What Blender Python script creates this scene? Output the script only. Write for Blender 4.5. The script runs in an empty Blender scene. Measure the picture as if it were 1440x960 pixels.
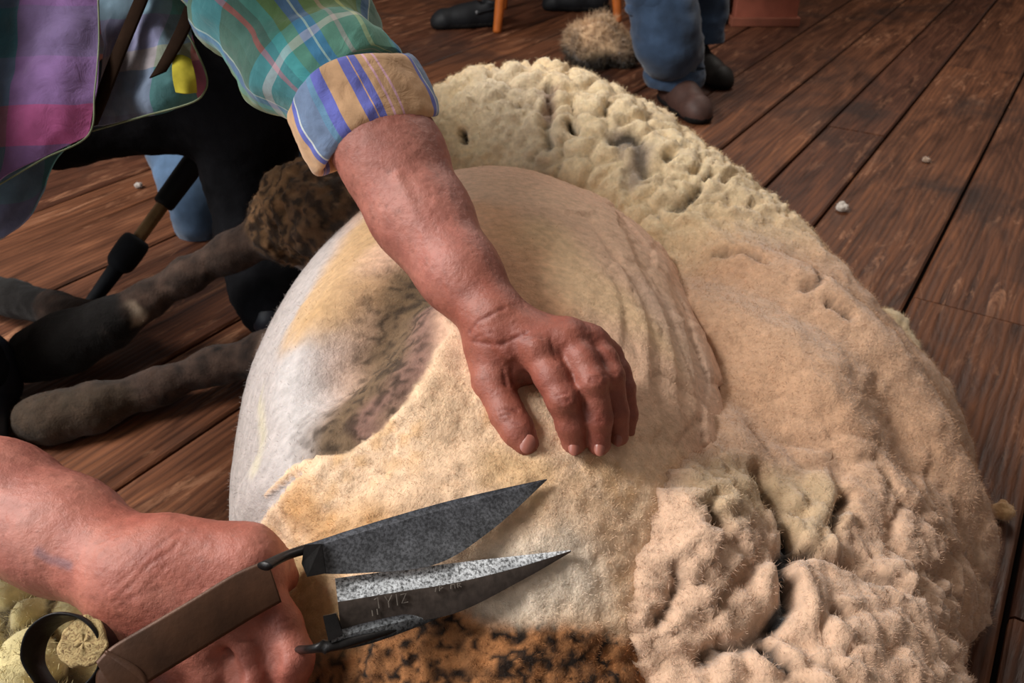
import bpy, math
import numpy as np
from mathutils import Vector, Matrix, Euler

# ------------------------------------------------------------------ camera model (30 mm lens, 0.8 m above the floor)
FP = 1200.0; PITCH = math.radians(33.02); CAM = np.array([0.0, 0.0, 0.8])
CP, SP = math.cos(PITCH), math.sin(PITCH)
def ray(u, v):
    x = (u-720)/FP; o = (480-v)/FP
    return np.array([x, CP+o*SP, -SP+o*CP])
def Pt(u, v, t): return CAM + ray(u, v)*t
def Pz(u, v, z):
    d = ray(u, v); return CAM + d*((z-CAM[2])/d[2])
def proj(V):
    Q = V-CAM
    t = Q[:, 1]*CP - Q[:, 2]*SP
    up = Q[:, 1]*SP + Q[:, 2]*CP
    return 720+FP*Q[:, 0]/t, 480-FP*up/t, t
EC = np.array([-.03, .86, .12]); ER = np.array([.30, .50, .28])     # the sheep's barrel
def Pe(u, v, lift=0.0):
    d = ray(u, v)/ER; c = (CAM-EC)/ER
    a = d@d; b = 2*d@c; q = c@c-1
    D = b*b-4*a*q
    t = (-b-math.sqrt(D))/(2*a) if D > 0 else -b/(2*a)
    return Pt(u, v, t-lift)

# ------------------------------------------------------------------ noise on arrays of points
def _h(ix, iy, iz, seed):
    n = (ix.astype(np.int64)*374761393 + iy.astype(np.int64)*668265263 + iz.astype(np.int64)*2147483647 + seed*144665) & 0xffffffff
    n = ((n ^ (n >> 13))*1274126177) & 0xffffffff
    n = ((n ^ (n >> 16))*2246822519) & 0xffffffff
    n = n ^ (n >> 15)
    return (n & 0xffffff)/16777215.0
def vnoise(P, s, seed=0):
    Q = P*s; I = np.floor(Q); f = Q-I; f = f*f*f*(f*(f*6-15)+10)
    x, y, z = I[:, 0], I[:, 1], I[:, 2]; fx, fy, fz = f[:, 0], f[:, 1], f[:, 2]
    r = 0
    for a in (0, 1):
        for b in (0, 1):
            for c in (0, 1):
                w = (fx if a else 1-fx)*(fy if b else 1-fy)*(fz if c else 1-fz)
                r = r + w*_h(x+a, y+b, z+c, seed)
    return r*2-1
def fbm(P, s, n=3, seed=0):
    r = 0; a = 1; t = 0
    for i in range(n):
        r = r+a*vnoise(P, s*2**i, seed+i*17); t += a; a *= .5
    return r/t
def worley(P, s, seed=0):
    Q = P*s; I = np.floor(Q); f1 = np.full(len(P), 9.); f2 = np.full(len(P), 9.); idc = np.zeros(len(P))
    for a in (-1, 0, 1):
        for b in (-1, 0, 1):
            for c in (-1, 0, 1):
                J = I+np.array([a, b, c])
                hx = _h(J[:, 0], J[:, 1], J[:, 2], seed+1); hy = _h(J[:, 0], J[:, 1], J[:, 2], seed+2); hz = _h(J[:, 0], J[:, 1], J[:, 2], seed+3)
                D = J+np.stack([hx, hy, hz], 1)-Q
                d = np.sqrt((D*D).sum(1))
                m = d < f1
                f2 = np.where(m, f1, np.minimum(f2, d)); idc = np.where(m, hx, idc); f1 = np.where(m, d, f1)
    return f1, f2, idc
def sst(x, a, b):
    t = np.clip((x-a)/(b-a), 0, 1); return t*t*(3-2*t)
def segd(P, a, b):
    a = np.asarray(a, float); b = np.asarray(b, float); ab = b-a
    t = np.clip(((P-a)@ab)/max(ab@ab, 1e-12), 0, 1)
    return np.linalg.norm(P-(a+t[:, None]*ab), axis=1)
def polyd(P, pts):
    d = np.full(len(P), 9.)
    for a, b in zip(pts[:-1], pts[1:]): d = np.minimum(d, segd(P, a, b))
    return d

# ------------------------------------------------------------------ solid modelling: distance volume -> surface nets
class Vol:
    def __init__(s, lo, hi, h):
        s.lo = np.array(lo, float); s.h = h
        s.n = np.ceil((np.array(hi)-s.lo)/h).astype(int)+1
        s.F = np.full(s.n, .3, np.float32); s.pad = .04
    def _sub(s, lo, hi):
        a = np.clip(np.floor((lo-s.lo)/s.h).astype(int), 0, s.n); b = np.clip(np.ceil((hi-s.lo)/s.h).astype(int)+1, 0, s.n)
        if (b <= a).any(): return None
        ax = [(s.lo[i]+np.arange(a[i], b[i])*s.h).astype(np.float32) for i in range(3)]
        return (slice(a[0], b[0]), slice(a[1], b[1]), slice(a[2], b[2])), ax[0][:, None, None], ax[1][None, :, None], ax[2][None, None, :]
    def _merge(s, sl, d, k, op):
        A = s.F[sl]
        if op == '+':
            if k > 0:
                h = np.maximum(k-np.abs(A-d), 0)/k; s.F[sl] = np.minimum(A, d)-h*h*k*.25
            else: s.F[sl] = np.minimum(A, d)
        else:
            d = -d
            if k > 0:
                h = np.maximum(k-np.abs(A-d), 0)/k; s.F[sl] = np.maximum(A, d)+h*h*k*.25
            else: s.F[sl] = np.maximum(A, d)
    def cap(s, a, b, ra, rb=None, k=.01, op='+', flat=None, fs=1.0):
        a = np.asarray(a, float); b = np.asarray(b, float); rb = ra if rb is None else rb
        R = max(ra, rb)+s.pad
        g = s._sub(np.minimum(a, b)-R, np.maximum(a, b)+R)
        if g is None: return
        sl, X, Y, Z = g
        ab = b-a; L = max(ab@ab, 1e-12)
        px, py, pz = X-a[0], Y-a[1], Z-a[2]
        t = np.clip((px*ab[0]+py*ab[1]+pz*ab[2])/L, 0, 1)
        dx, dy, dz = px-t*ab[0], py-t*ab[1], pz-t*ab[2]
        if flat is not None:
            n = np.asarray(flat, float); n = n/np.linalg.norm(n)
            q = dx*n[0]+dy*n[1]+dz*n[2]; e = q*(1/fs-1)
            d = np.sqrt((dx+e*n[0])**2+(dy+e*n[1])**2+(dz+e*n[2])**2)-(ra+(rb-ra)*t)
        else:
            d = np.sqrt(dx*dx+dy*dy+dz*dz)-(ra+(rb-ra)*t)
        s._merge(sl, d.astype(np.float32), k, op)
    def chain(s, pts, k=.01, **kw):
        for p, q in zip(pts[:-1], pts[1:]): s.cap(p[0], q[0], p[1], q[1], k, **kw)
    def ell(s, c, r, k=.01, op='+', rot=None):
        c = np.asarray(c, float); r = np.asarray(r, float); R = r.max()+s.pad
        g = s._sub(c-R, c+R)
        if g is None: return
        sl, X, Y, Z = g
        x, y, z = X-c[0], Y-c[1], Z-c[2]
        if rot is not None:
            M = np.array(Euler(rot).to_matrix()).T
            x, y, z = M[0, 0]*x+M[0, 1]*y+M[0, 2]*z, M[1, 0]*x+M[1, 1]*y+M[1, 2]*z, M[2, 0]*x+M[2, 1]*y+M[2, 2]*z
        k0 = np.sqrt((x/r[0])**2+(y/r[1])**2+(z/r[2])**2); k1 = np.sqrt((x/r[0]**2)**2+(y/r[1]**2)**2+(z/r[2]**2)**2)+1e-9
        s._merge(sl, np.minimum(k0*(k0-1)/k1, .3).astype(np.float32), k, op)
    def above(s, z0):
        zz = (s.lo[2]+np.arange(s.n[2])*s.h).astype(np.float32)
        s.F = np.maximum(s.F, (z0-zz)[None, None, :])
    def mesh(s):
        F = s.F; F[0] = F[-1] = .3; F[:, 0] = F[:, -1] = .3; F[:, :, 0] = F[:, :, -1] = .3
        S = F < 0; n = np.array(S.shape)
        cnt = np.zeros(n-1, np.int8)
        for a in (0, 1):
            for b in (0, 1):
                for c in (0, 1): cnt += S[a:n[0]-1+a, b:n[1]-1+b, c:n[2]-1+c]
        act = (cnt > 0) & (cnt < 8)
        I = np.argwhere(act); idx = np.full(n-1, -1, np.int32); idx[act] = np.arange(len(I))
        acc = np.zeros((len(I), 3)); num = np.zeros(len(I))
        cs = [(a, b, c) for a in (0, 1) for b in (0, 1) for c in (0, 1)]
        for p in cs:
            for ax in range(3):
                if p[ax]: continue
                q = list(p); q[ax] = 1
                f0 = F[I[:, 0]+p[0], I[:, 1]+p[1], I[:, 2]+p[2]].astype(float); f1 = F[I[:, 0]+q[0], I[:, 1]+q[1], I[:, 2]+q[2]].astype(float)
                m = (f0 < 0) != (f1 < 0)
                t = np.where(m, f0/np.where(m, f0-f1, 1), 0)
                e = np.array(p, float)[None, :].repeat(len(I), 0); e[:, ax] = t
                acc[m] += e[m]; num[m] += 1
        V = s.lo+(I+acc/num[:, None])*s.h
        faces = []
        for ax in range(3):
            o1, o2 = (ax+1) % 3, (ax+2) % 3
            A = np.moveaxis(S, (ax, o1, o2), (0, 1, 2)); X = np.moveaxis(idx, (ax, o1, o2), (0, 1, 2))
            E = A[:-1, 1:-1, 1:-1] != A[1:, 1:-1, 1:-1]
            J = np.argwhere(E); i, j, k = J[:, 0], J[:, 1]+1, J[:, 2]+1
            q = np.stack([X[i, j-1, k-1], X[i, j, k-1], X[i, j, k], X[i, j-1, k]], 1)
            fl = A[i, j, k]
            q[~fl] = q[~fl][:, ::-1]
            faces.append(q)
        Fc = np.concatenate(faces)
        return V, Fc
def relax(V, F, it=1, lam=.5):
    for _ in range(it):
        A = np.zeros_like(V); c = np.zeros(len(V))
        for i in range(4):
            a = F[:, i]; b = F[:, (i+1) % 4]
            for x in range(3):
                A[:, x] += np.bincount(a, V[b, x], len(V))+np.bincount(b, V[a, x], len(V))
            c += np.bincount(a, minlength=len(V))+np.bincount(b, minlength=len(V))
        V = V+lam*(A/np.maximum(c, 1)[:, None]-V)
    return V
def normals(V, F):
    fn = np.cross(V[F[:, 2]]-V[F[:, 0]], V[F[:, 3]]-V[F[:, 1]])
    N = np.zeros_like(V)
    for i in range(4):
        for x in range(3): N[:, x] += np.bincount(F[:, i], fn[:, x], len(V))
    return N/np.maximum(np.linalg.norm(N, axis=1), 1e-12)[:, None]

# ------------------------------------------------------------------ objects
COL = bpy.context.scene.collection
def put(name, me, mat, parent=None):
    o = bpy.data.objects.new(name, me); COL.objects.link(o)
    if mat: me.materials.append(mat)
    if parent: o.parent = parent
    return o
def lin(c):
    c = np.asarray(c, float)/255.; return np.where(c <= .04045, c/12.92, ((c+.055)/1.055)**2.4)
def mesh_obj(name, V, faces, mat, parent=None, col=None, uv=None, smooth=True):
    """faces: list of int arrays (each of one polygon size); uv: per vertex"""
    if not isinstance(faces, list): faces = [faces]
    me = bpy.data.meshes.new(name)
    me.vertices.add(len(V)); me.vertices.foreach_set('co', np.asarray(V, np.float32).ravel())
    loops = np.concatenate([f.ravel() for f in faces]).astype(np.int32)
    size = np.concatenate([np.full(len(f), f.shape[1]) for f in faces]).astype(np.int32)
    me.loops.add(len(loops)); me.loops.foreach_set('vertex_index', loops)
    me.polygons.add(len(size)); me.polygons.foreach_set('loop_start', np.concatenate([[0], np.cumsum(size)[:-1]]).astype(np.int32))
    me.polygons.foreach_set('loop_total', size)
    me.update(calc_edges=True)
    me.polygons.foreach_set('use_smooth', np.full(len(size), smooth))
    if uv is not None:
        l = me.uv_layers.new(name='UVMap'); l.data.foreach_set('uv', np.asarray(uv, np.float32)[loops].ravel())
    if col is not None:
        a = me.color_attributes.new('Col', 'FLOAT_COLOR', 'POINT')
        c = np.ones((len(V), 4), np.float32); c[:, :3] = col; a.data.foreach_set('color', c.ravel())
    me.validate(); me.update()
    return put(name, me, mat, parent)
def tag(o, label=None, cat=None, group=None, kind=None):
    if label: o['label'] = label
    if cat: o['category'] = cat
    if group: o['group'] = group
    if kind: o['kind'] = kind
    return o
def empty(name, loc, label, cat, group=None):
    o = bpy.data.objects.new(name, None); COL.objects.link(o); o.location = loc
    o.empty_display_size = .05
    bpy.context.view_layer.update()
    return tag(o, label, cat, group)
def adopt(root):
    """children were modelled in world coordinates: keep them there under a placed root"""
    bpy.context.view_layer.update()
    inv = root.matrix_world.inverted()
    for c in root.children: c.matrix_parent_inverse = inv
def fibres(V, F, N, col, count, length, width, seed, weight=None, lean=.5, dark=1.0):
    """thin tapered blades rooted on a surface; returns merged vertices, quads, tris, colours"""
    rng = np.random.default_rng(seed)
    w = np.ones(len(V)) if weight is None else weight
    p = w/w.sum(); R = rng.choice(len(V), count, p=p)
    tuft = np.stack([vnoise(V[R], 130, seed+3), vnoise(V[R], 130, seed+4), vnoise(V[R], 130, seed+5)], 1)
    d = N[R]+lean*1.8*tuft+rng.normal(0, lean*.35, (count, 3)); d /= np.linalg.norm(d, axis=1)[:, None]
    L = length*rng.uniform(.5, 1.3, count)[:, None]
    s = np.cross(d, rng.normal(0, 1, (count, 3))); s /= np.linalg.norm(s, axis=1)[:, None]
    b = V[R]-N[R]*.001+rng.normal(0, .0015, (count, 3))
    bend = (.25*tuft[:, ::-1]+rng.normal(0, .14, (count, 3)))*L
    m = b+d*L*.55; t = b+d*L+bend
    n0 = len(V); X = np.concatenate([V, b-s*width, b+s*width, m-s*width*.7, m+s*width*.7, t])
    i = np.arange(count)+n0
    q = np.stack([i, i+count, i+3*count, i+2*count], 1); tr = np.stack([i+2*count, i+3*count, i+4*count], 1)
    c = col[R]*dark
    C = np.concatenate([col, c, c, c, c, c])
    return X, [F, q, tr], C
def catmull(pts, n):
    P = np.asarray(pts, float); m = len(P); out = []
    for x in np.linspace(0, m-1, n):
        i = min(int(x), m-2); f = x-i
        p0, p1, p2, p3 = P[max(i-1, 0)], P[i], P[i+1], P[min(i+2, m-1)]
        out.append(.5*((2*p1)+(-p0+p2)*f+(2*p0-5*p1+4*p2-p3)*f*f+(-p0+3*p1-3*p2+p3)*f**3))
    return np.array(out)
def loft(path, rad, n=40, m=36, side=(1, 0, 0), caps=True, flatten=None):
    """tube along a path; rad rows (ra, rb); uv = (angle 0..1, metres along)"""
    C = catmull(path, n); R = catmull(rad, n)
    T = np.gradient(C, axis=0); T /= np.linalg.norm(T, axis=1)[:, None]
    S = np.asarray(side, float)[None, :]-T*(T@np.asarray(side, float))[:, None]; S /= np.linalg.norm(S, axis=1)[:, None]
    B = np.cross(T, S)
    a = np.linspace(0, 2*np.pi, m+1)[:-1]
    V = C[:, None, :]+S[:, None, :]*(np.cos(a)[None, :, None]*R[:, 0][:, None, None])+B[:, None, :]*(np.sin(a)[None, :, None]*R[:, 1][:, None, None])
    L = np.concatenate([[0], np.cumsum(np.linalg.norm(np.diff(C, axis=0), axis=1))])
    U = np.stack([np.broadcast_to(a/(2*np.pi), (n, m)), np.broadcast_to(L[:, None], (n, m))], 2)
    i, j = np.meshgrid(np.arange(n-1), np.arange(m), indexing='ij')
    F = np.stack([i*m+j, i*m+(j+1) % m, (i+1)*m+(j+1) % m, (i+1)*m+j], 2).reshape(-1, 4)
    V = V.reshape(-1, 3); U = U.reshape(-1, 2)
    fs = [F]
    if caps:
        k = len(V); V = np.concatenate([V, [C[0]], [C[-1]]]); U = np.concatenate([U, [U[0]], [U[-1]]])
        jj = np.arange(m)
        fs.append(np.stack([np.full(m, k), (jj+1) % m, jj], 1)); fs.append(np.stack([np.full(m, k+1), (n-1)*m+jj, (n-1)*m+(jj+1) % m], 1))
    return V, fs, U
def patch(grid, nu, nv, th, wr=0.0, ws=20, seed=0):
    """cloth sheet through a grid of world points, with thickness; uv in metres"""
    G = np.asarray(grid, float)
    A = np.stack([catmull(G[:, j], nu) for j in range(G.shape[1])], 1)
    S = np.stack([catmull(A[i], nv) for i in range(nu)], 0)
    du = np.gradient(S, axis=0); dv = np.gradient(S, axis=1)
    N = np.cross(du, dv); N /= np.maximum(np.linalg.norm(N, axis=2), 1e-9)[..., None]
    if wr: S = S+N*(wr*fbm(S.reshape(-1, 3)*np.array([1, 1, .6]), ws, 3, seed).reshape(nu, nv))[..., None]
    lu = np.cumsum(np.linalg.norm(du, axis=2), 0)/1.; lv = np.cumsum(np.linalg.norm(dv, axis=2), 1)/1.
    U = np.stack([lv, lu], 2).reshape(-1, 2)
    a = (S+N*th/2).reshape(-1, 3); b = (S-N*th/2).reshape(-1, 3); k = nu*nv
    i, j = np.meshgrid(np.arange(nu-1), np.arange(nv-1), indexing='ij')
    q = np.stack([i*nv+j, (i+1)*nv+j, (i+1)*nv+j+1, i*nv+j+1], 2).reshape(-1, 4)
    edge = [(x, 0) for x in range(nu)]+[(nu-1, y) for y in range(1, nv)]+[(x, nv-1) for x in range(nu-2, -1, -1)]+[(0, y) for y in range(nv-2, 0, -1)]
    e = np.array([x*nv+y for x, y in edge]); e2 = np.roll(e, -1)
    r = np.stack([e, e2, e2+k, e+k], 1)
    return np.concatenate([a, b]), [q, q[:, ::-1]+k, r[:, ::-1]], np.concatenate([U, U])
def prism(poly, n, th):
    """flat outline (world points) thickened along n by th"""
    P = np.asarray(poly, float); n = np.asarray(n, float)/np.linalg.norm(n); k = len(P)
    V = np.concatenate([P, P+n*th]); idx = np.arange(k); j = (idx+1) % k
    return V, [idx[None, :], (idx[::-1]+k)[None, :], np.stack([idx, idx+k, j+k, j], 1)]
def sweep_rect(nodes, n, th):
    """band swept along nodes (centre, width vector half) with thickness th"""
    C = catmull([a for a, b in nodes], n); W = catmull([b for a, b in nodes], n)
    T = np.gradient(C, axis=0); T /= np.linalg.norm(T, axis=1)[:, None]
    N = np.cross(T, W); N /= np.linalg.norm(N, axis=1)[:, None]
    h = th/2; e = .86
    R = [C-W*e-N*h, C+W*e-N*h, C+W-N*h*.3, C+W+N*h*.3, C+W*e+N*h, C-W*e+N*h, C-W+N*h*.3, C-W-N*h*.3]
    m = 8; V = np.stack(R, 1).reshape(-1, 3)
    i, j = np.meshgrid(np.arange(n-1), np.arange(m), indexing='ij')
    F = np.stack([i*m+j, i*m+(j+1) % m, (i+1)*m+(j+1) % m, (i+1)*m+j], 2).reshape(-1, 4)
    return V, [F, np.arange(m)[None, ::-1].copy(), ((n-1)*m+np.arange(m))[None, :]]

# ------------------------------------------------------------------ materials
def mat(name, rough=.8, spec=.3, sheen=0, metal=0, sss=0):
    m = bpy.data.materials.new(name); m.use_nodes = True
    b = m.node_tree.nodes['Principled BSDF']
    b.inputs['Roughness'].default_value = rough; b.inputs['Specular IOR Level'].default_value = spec; b.inputs['Metallic'].default_value = metal
    b.inputs['Sheen Weight'].default_value = sheen
    if sss: b.inputs['Subsurface Weight'].default_value = sss; b.inputs['Subsurface Radius'].default_value = (.010, .004, .002); b.inputs['Subsurface Scale'].default_value = .5
    return m, m.node_tree, b
def N(nt, t, **kw):
    n = nt.nodes.new(t)
    for k, v in kw.items():
        if k in n.inputs.keys(): n.inputs[k].default_value = v
        else: setattr(n, k, v)
    return n
def noise(nt, scale, detail=3, vec=None, dist=0, rough=.55):
    n = N(nt, 'ShaderNodeTexNoise', Scale=scale, Detail=detail, Distortion=dist, Roughness=rough)
    if vec is None:
        vec = N(nt, 'ShaderNodeTexCoord').outputs['Object']
    nt.links.new(vec, n.inputs['Vector']); return n
def ramp(nt, src, stops, interp='LINEAR'):
    r = N(nt, 'ShaderNodeValToRGB'); r.color_ramp.interpolation = interp
    el = r.color_ramp.elements
    while len(el) > 1: el.remove(el[0])
    el[0].position = stops[0][0]; el[0].color = (*stops[0][1], 1)
    for p, c in stops[1:]:
        e = el.new(p); e.color = (*c, 1)
    nt.links.new(src, r.inputs[0]); return r
def mix(nt, fac, a, b, mode='MIX'):
    m = N(nt, 'ShaderNodeMix', data_type='RGBA', blend_type=mode)
    for s, i in ((fac, 0), (a, 6), (b, 7)):
        if hasattr(s, 'links'): nt.links.new(s, m.inputs[i])
        elif i == 0: m.inputs[0].default_value = s
        else: m.inputs[i].default_value = (*s, 1)
    return m.outputs[2]
def bump(nt, b, h, strength=.5, dist=.002, prev=None):
    n = N(nt, 'ShaderNodeBump', Strength=strength, Distance=dist)
    nt.links.new(h, n.inputs['Height'])
    if prev is not None: nt.links.new(prev, n.inputs['Normal'])
    nt.links.new(n.outputs[0], b.inputs['Normal']); return n.outputs[0]
def L(c): return tuple(float(x) for x in lin(c))
def attr_mat(name, rough=.9, spec=.15, sheen=.3, var=.12, ns=90, bs=.6, bscale=350, bd=.0015, sss=0):
    m, nt, b = mat(name, rough, spec, sheen, sss=sss)
    a = N(nt, 'ShaderNodeAttribute', attribute_name='Col')
    n = noise(nt, ns, 4)
    g = ramp(nt, n.outputs[0], [(.25, (1-var*1.6,)*3), (.75, (1+var,)*3)])
    c = mix(nt, 1.0, a.outputs[0], g.outputs[0], 'MULTIPLY'); nt.links.new(c, b.inputs['Base Color'])
    p = bump(nt, b, noise(nt, bscale, 5, rough=.65).outputs[0], bs, bd)
    return m, nt, b, p
def plain(name, c, rough=.7, spec=.3, ns=60, var=.25, bs=.2, bscale=200, bd=.001, metal=0, sheen=0):
    m, nt, b = mat(name, rough, spec, sheen, metal)
    n = noise(nt, ns, 4)
    c = np.asarray(L(c))
    r = ramp(nt, n.outputs[0], [(.25, tuple(c*(1-var))), (.75, tuple(np.minimum(c*(1+var), 1)))])
    nt.links.new(r.outputs[0], b.inputs['Base Color'])
    bump(nt, b, noise(nt, bscale, 4).outputs[0], bs, bd)
    return m
def plaid(name, xs, ys, pu, pv, fx=.5, inside=None):
    """checked cloth: two stripe ramps (over period pu / pv) mixed like warp and weft"""
    m, nt, b = mat(name, .85, .15, .25)
    uv = N(nt, 'ShaderNodeUVMap'); s = N(nt, 'ShaderNodeSeparateXYZ'); nt.links.new(uv.outputs[0], s.inputs[0])
    wob = noise(nt, 8, 2)
    outs = []
    for k, (st, per) in enumerate(((xs, pu), (ys, pv))):
        w = N(nt, 'ShaderNodeMath', operation='MULTIPLY_ADD'); w.inputs[1].default_value = .012; nt.links.new(wob.outputs[0], w.inputs[0]); nt.links.new(s.outputs[k], w.inputs[2])
        d = N(nt, 'ShaderNodeMath', operation='DIVIDE'); d.inputs[1].default_value = per; nt.links.new(w.outputs[0], d.inputs[0])
        f = N(nt, 'ShaderNodeMath', operation='FRACT'); nt.links.new(d.outputs[0], f.inputs[0])
        outs.append(ramp(nt, f.outputs[0], [(p, L(c)) for p, c in st], 'CONSTANT').outputs[0])
    c = mix(nt, fx, outs[0], outs[1])
    g = ramp(nt, noise(nt, 45, 4).outputs[0], [(.3, (.8,)*3), (.7, (1.12,)*3)])
    c = mix(nt, 1.0, c, g.outputs[0], 'MULTIPLY'); nt.links.new(c, b.inputs['Base Color'])
    p = bump(nt, b, noise(nt, 40, 4, dist=1.0).outputs[0], .5, .004)
    bump(nt, b, noise(nt, 900, 2).outputs[0], .3, .0006, p)
    return m

# ================================================================== FLOOR
AZ = math.radians(32.87)
def floor():
    m, nt, b = mat('old_floorboards', .55, .35)
    tc = N(nt, 'ShaderNodeTexCoord').outputs['Object']
    def mp(sc, loc=(0, 0, 0)):
        k = N(nt, 'ShaderNodeMapping'); k.inputs['Scale'].default_value = sc; k.inputs['Location'].default_value = loc
        nt.links.new(tc, k.inputs['Vector']); return k.outputs[0]
    pl = N(nt, 'ShaderNodeAttribute', attribute_name='Col')
    off = N(nt, 'ShaderNodeVectorMath', operation='MULTIPLY_ADD'); off.inputs[1].default_value = (9, 9, 9); nt.links.new(pl.outputs[0], off.inputs[0]); nt.links.new(mp((9, 1.0, 9)), off.inputs[2])
    g1 = noise(nt, 2.2, 6, off.outputs[0], 1.6, .6)
    rings = N(nt, 'ShaderNodeTexWave', wave_type='BANDS', bands_direction='X'); rings.inputs['Scale'].default_value = 2.6; rings.inputs['Distortion'].default_value = 9; rings.inputs['Detail'].default_value = 3; rings.inputs['Detail Scale'].default_value = .7
    nt.links.new(off.outputs[0], rings.inputs['Vector'])
    base = ramp(nt, g1.outputs[0], [(.22, L((40, 22, 14))), (.42, L((84, 50, 32))), (.60, L((110, 68, 44))), (.82, L((146, 96, 64)))])
    rr = ramp(nt, rings.outputs[0], [(0, (.62,)*3), (.3, (1.0,)*3), (1, (1.12,)*3)])
    c = mix(nt, .75, base.outputs[0], rr.outputs[0], 'MULTIPLY')
    tint = ramp(nt, pl.outputs[0], [(0, L((205, 190, 185))), (.5, L((235, 228, 222))), (1, L((255, 245, 225)))])
    c = mix(nt, 1, c, tint.outputs[0], 'MULTIPLY')
    # worn, splintered spots where the raw pale wood shows
    ch = noise(nt, 1, 5, mp((30, 5, 30)), .8, .75); big = noise(nt, 2.3, 2, tc)
    sm = N(nt, 'ShaderNodeMath', operation='MULTIPLY'); r1 = ramp(nt, ch.outputs[0], [(.54, (0,)*3), (.64, (1,)*3)]); r2 = ramp(nt, big.outputs[0], [(.42, (0,)*3), (.62, (1,)*3)])
    nt.links.new(r1.outputs[0], sm.inputs[0]); nt.links.new(r2.outputs[0], sm.inputs[1])
    c = mix(nt, sm.outputs[0], c, L((150, 104, 76)))
    # black grime
    st = noise(nt, 3.1, 4, mp((1, .8, 1), (3, 2, 0)), .8); r3 = ramp(nt, st.outputs[0], [(.52, (0,)*3), (.70, (.8,)*3)])
    c = mix(nt, r3.outputs[0], c, L((38, 24, 20)))
    nt.links.new(c, b.inputs['Base Color'])
    ro = ramp(nt, g1.outputs[0], [(.3, (.42,)*3), (.7, (.7,)*3)]); nt.links.new(ro.outputs[0], b.inputs['Roughness'])
    p = bump(nt, b, g1.outputs[0], .7, .006); p = bump(nt, b, rings.outputs[0], .35, .002, p); bump(nt, b, ch.outputs[0], .6, .003, p)
    edges = [-5.2, -4.95, -4.72, -4.5, -4.25, -4.03, -3.8, -3.56, -3.33, -3.1, -2.88, -2.66, -2.44, -2.22, -2.02, -1.86, -1.70, -1.5, -1.31, -1.12, -.92, -.71, -.53, -.368, -.125, .125, .37, .6, .82, 1.05, 1.28, 1.5, 1.74, 1.95, 2.2]
    V = []; F = []; C = []; rng = np.random.default_rng(3)
    joint = {-.125: [.92+.12], -.53: [2.45], -.92: [.2, 3.0], -1.7: [1.1], -1.12: [2.2], -.368: [.1, 3.3], -.71: [1.4]}
    jd = Pz(1300, 421, 0); jy = jd[0]*math.sin(AZ)+jd[1]*math.cos(AZ); joint[-.125] = [jy]
    for a, e in zip(edges[:-1], edges[1:]):
        ys = [-1.5]+sorted(joint.get(a, [rng.uniform(-1, 5)]))+[7.5]
        for y0, y1 in zip(ys[:-1], ys[1:]):
            g = .0035; w = .004; x0, x1 = a+g, e-g; y0 += .002; y1 -= .002
            prof = [(x0, -.012), (x0, -w), (x0+w, 0), (x1-w, 0), (x1, -w), (x1, -.012)]
            lift = rng.uniform(-.0015, .0015)
            k = len(V); col = rng.uniform(0, 1)
            for y in (y0, y1):
                for x, z in prof: V.append((x, y, z+(lift if z > -.01 else 0))); C.append((col, rng.uniform(0, 1)*0+col, col))
            n = len(prof)
            for i in range(n-1): F.append((k+i, k+i+1, k+n+i+1, k+n+i))
            F.append((k, k+n, k+n+5, k+5)); F.append((k+1, k+4, k+3, k+2)); F.append((k, k+5, k+4, k+1)); F.append((k+n+1, k+n+2, k+n+3, k+n+4)); F.append((k+n+0, k+n+1, k+n+4, k+n+5))
    F = np.array(F)
    o = mesh_obj('floor', np.array(V), [F], m, col=np.array(C), smooth=False)
    o.rotation_euler = (0, 0, -AZ); tag(o, kind='structure')
    # the dark ground under the boards closes the gaps
    s = mesh_obj('trim_1', np.array([(-6, -2, -.013), (6, -2, -.013), (6, 8, -.013), (-6, 8, -.013), (-6, -2, -.05), (6, -2, -.05), (6, 8, -.05), (-6, 8, -.05)]),
                 [np.array([(0, 1, 2, 3), (4, 7, 6, 5), (0, 4, 5, 1), (1, 5, 6, 2), (2, 6, 7, 3), (3, 7, 4, 0)])], plain('gap_dirt', (16, 10, 8), .95, .05), smooth=False)
    tag(s, kind='structure')
floor()
def wall():
    m, nt, b = mat('weathered_wall_boards', .8, .2); n = noise(nt, 3, 5); c = ramp(nt, n.outputs[0], [(.3, L((60, 40, 28))), (.7, L((104, 74, 52)))]); nt.links.new(c.outputs[0], b.inputs['Base Color'])
    V = []; F = []
    for k in range(44):
        x0 = -4.4+k*.2; k0 = len(V)
        for y in (6.2, 6.228):
            for x, z in ((x0+.003, 0), (x0+.197, 0), (x0+.197, 2.5), (x0+.003, 2.5)): V.append((x, y, z))
        F += [(k0, k0+1, k0+2, k0+3), (k0+7, k0+6, k0+5, k0+4), (k0, k0+4, k0+5, k0+1), (k0+1, k0+5, k0+6, k0+2), (k0+2, k0+6, k0+7, k0+3), (k0+3, k0+7, k0+4, k0)]
    tag(mesh_obj('wall_back', np.array(V, float), [np.array(F)], m, smooth=False), kind='structure')
wall()

# ================================================================== SHEEP
def cblend(col, P, d, r0, r1, c, amt=1.0):
    w = (1-sst(d, r0, r1))*amt
    return col*(1-w[:, None])+lin(c)[None, :]*w[:, None]

sheep = empty('sheep', (EC[0], EC[1], 0), 'half-shorn white sheep lying on its side with its fleece peeled back', 'sheep')

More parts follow.
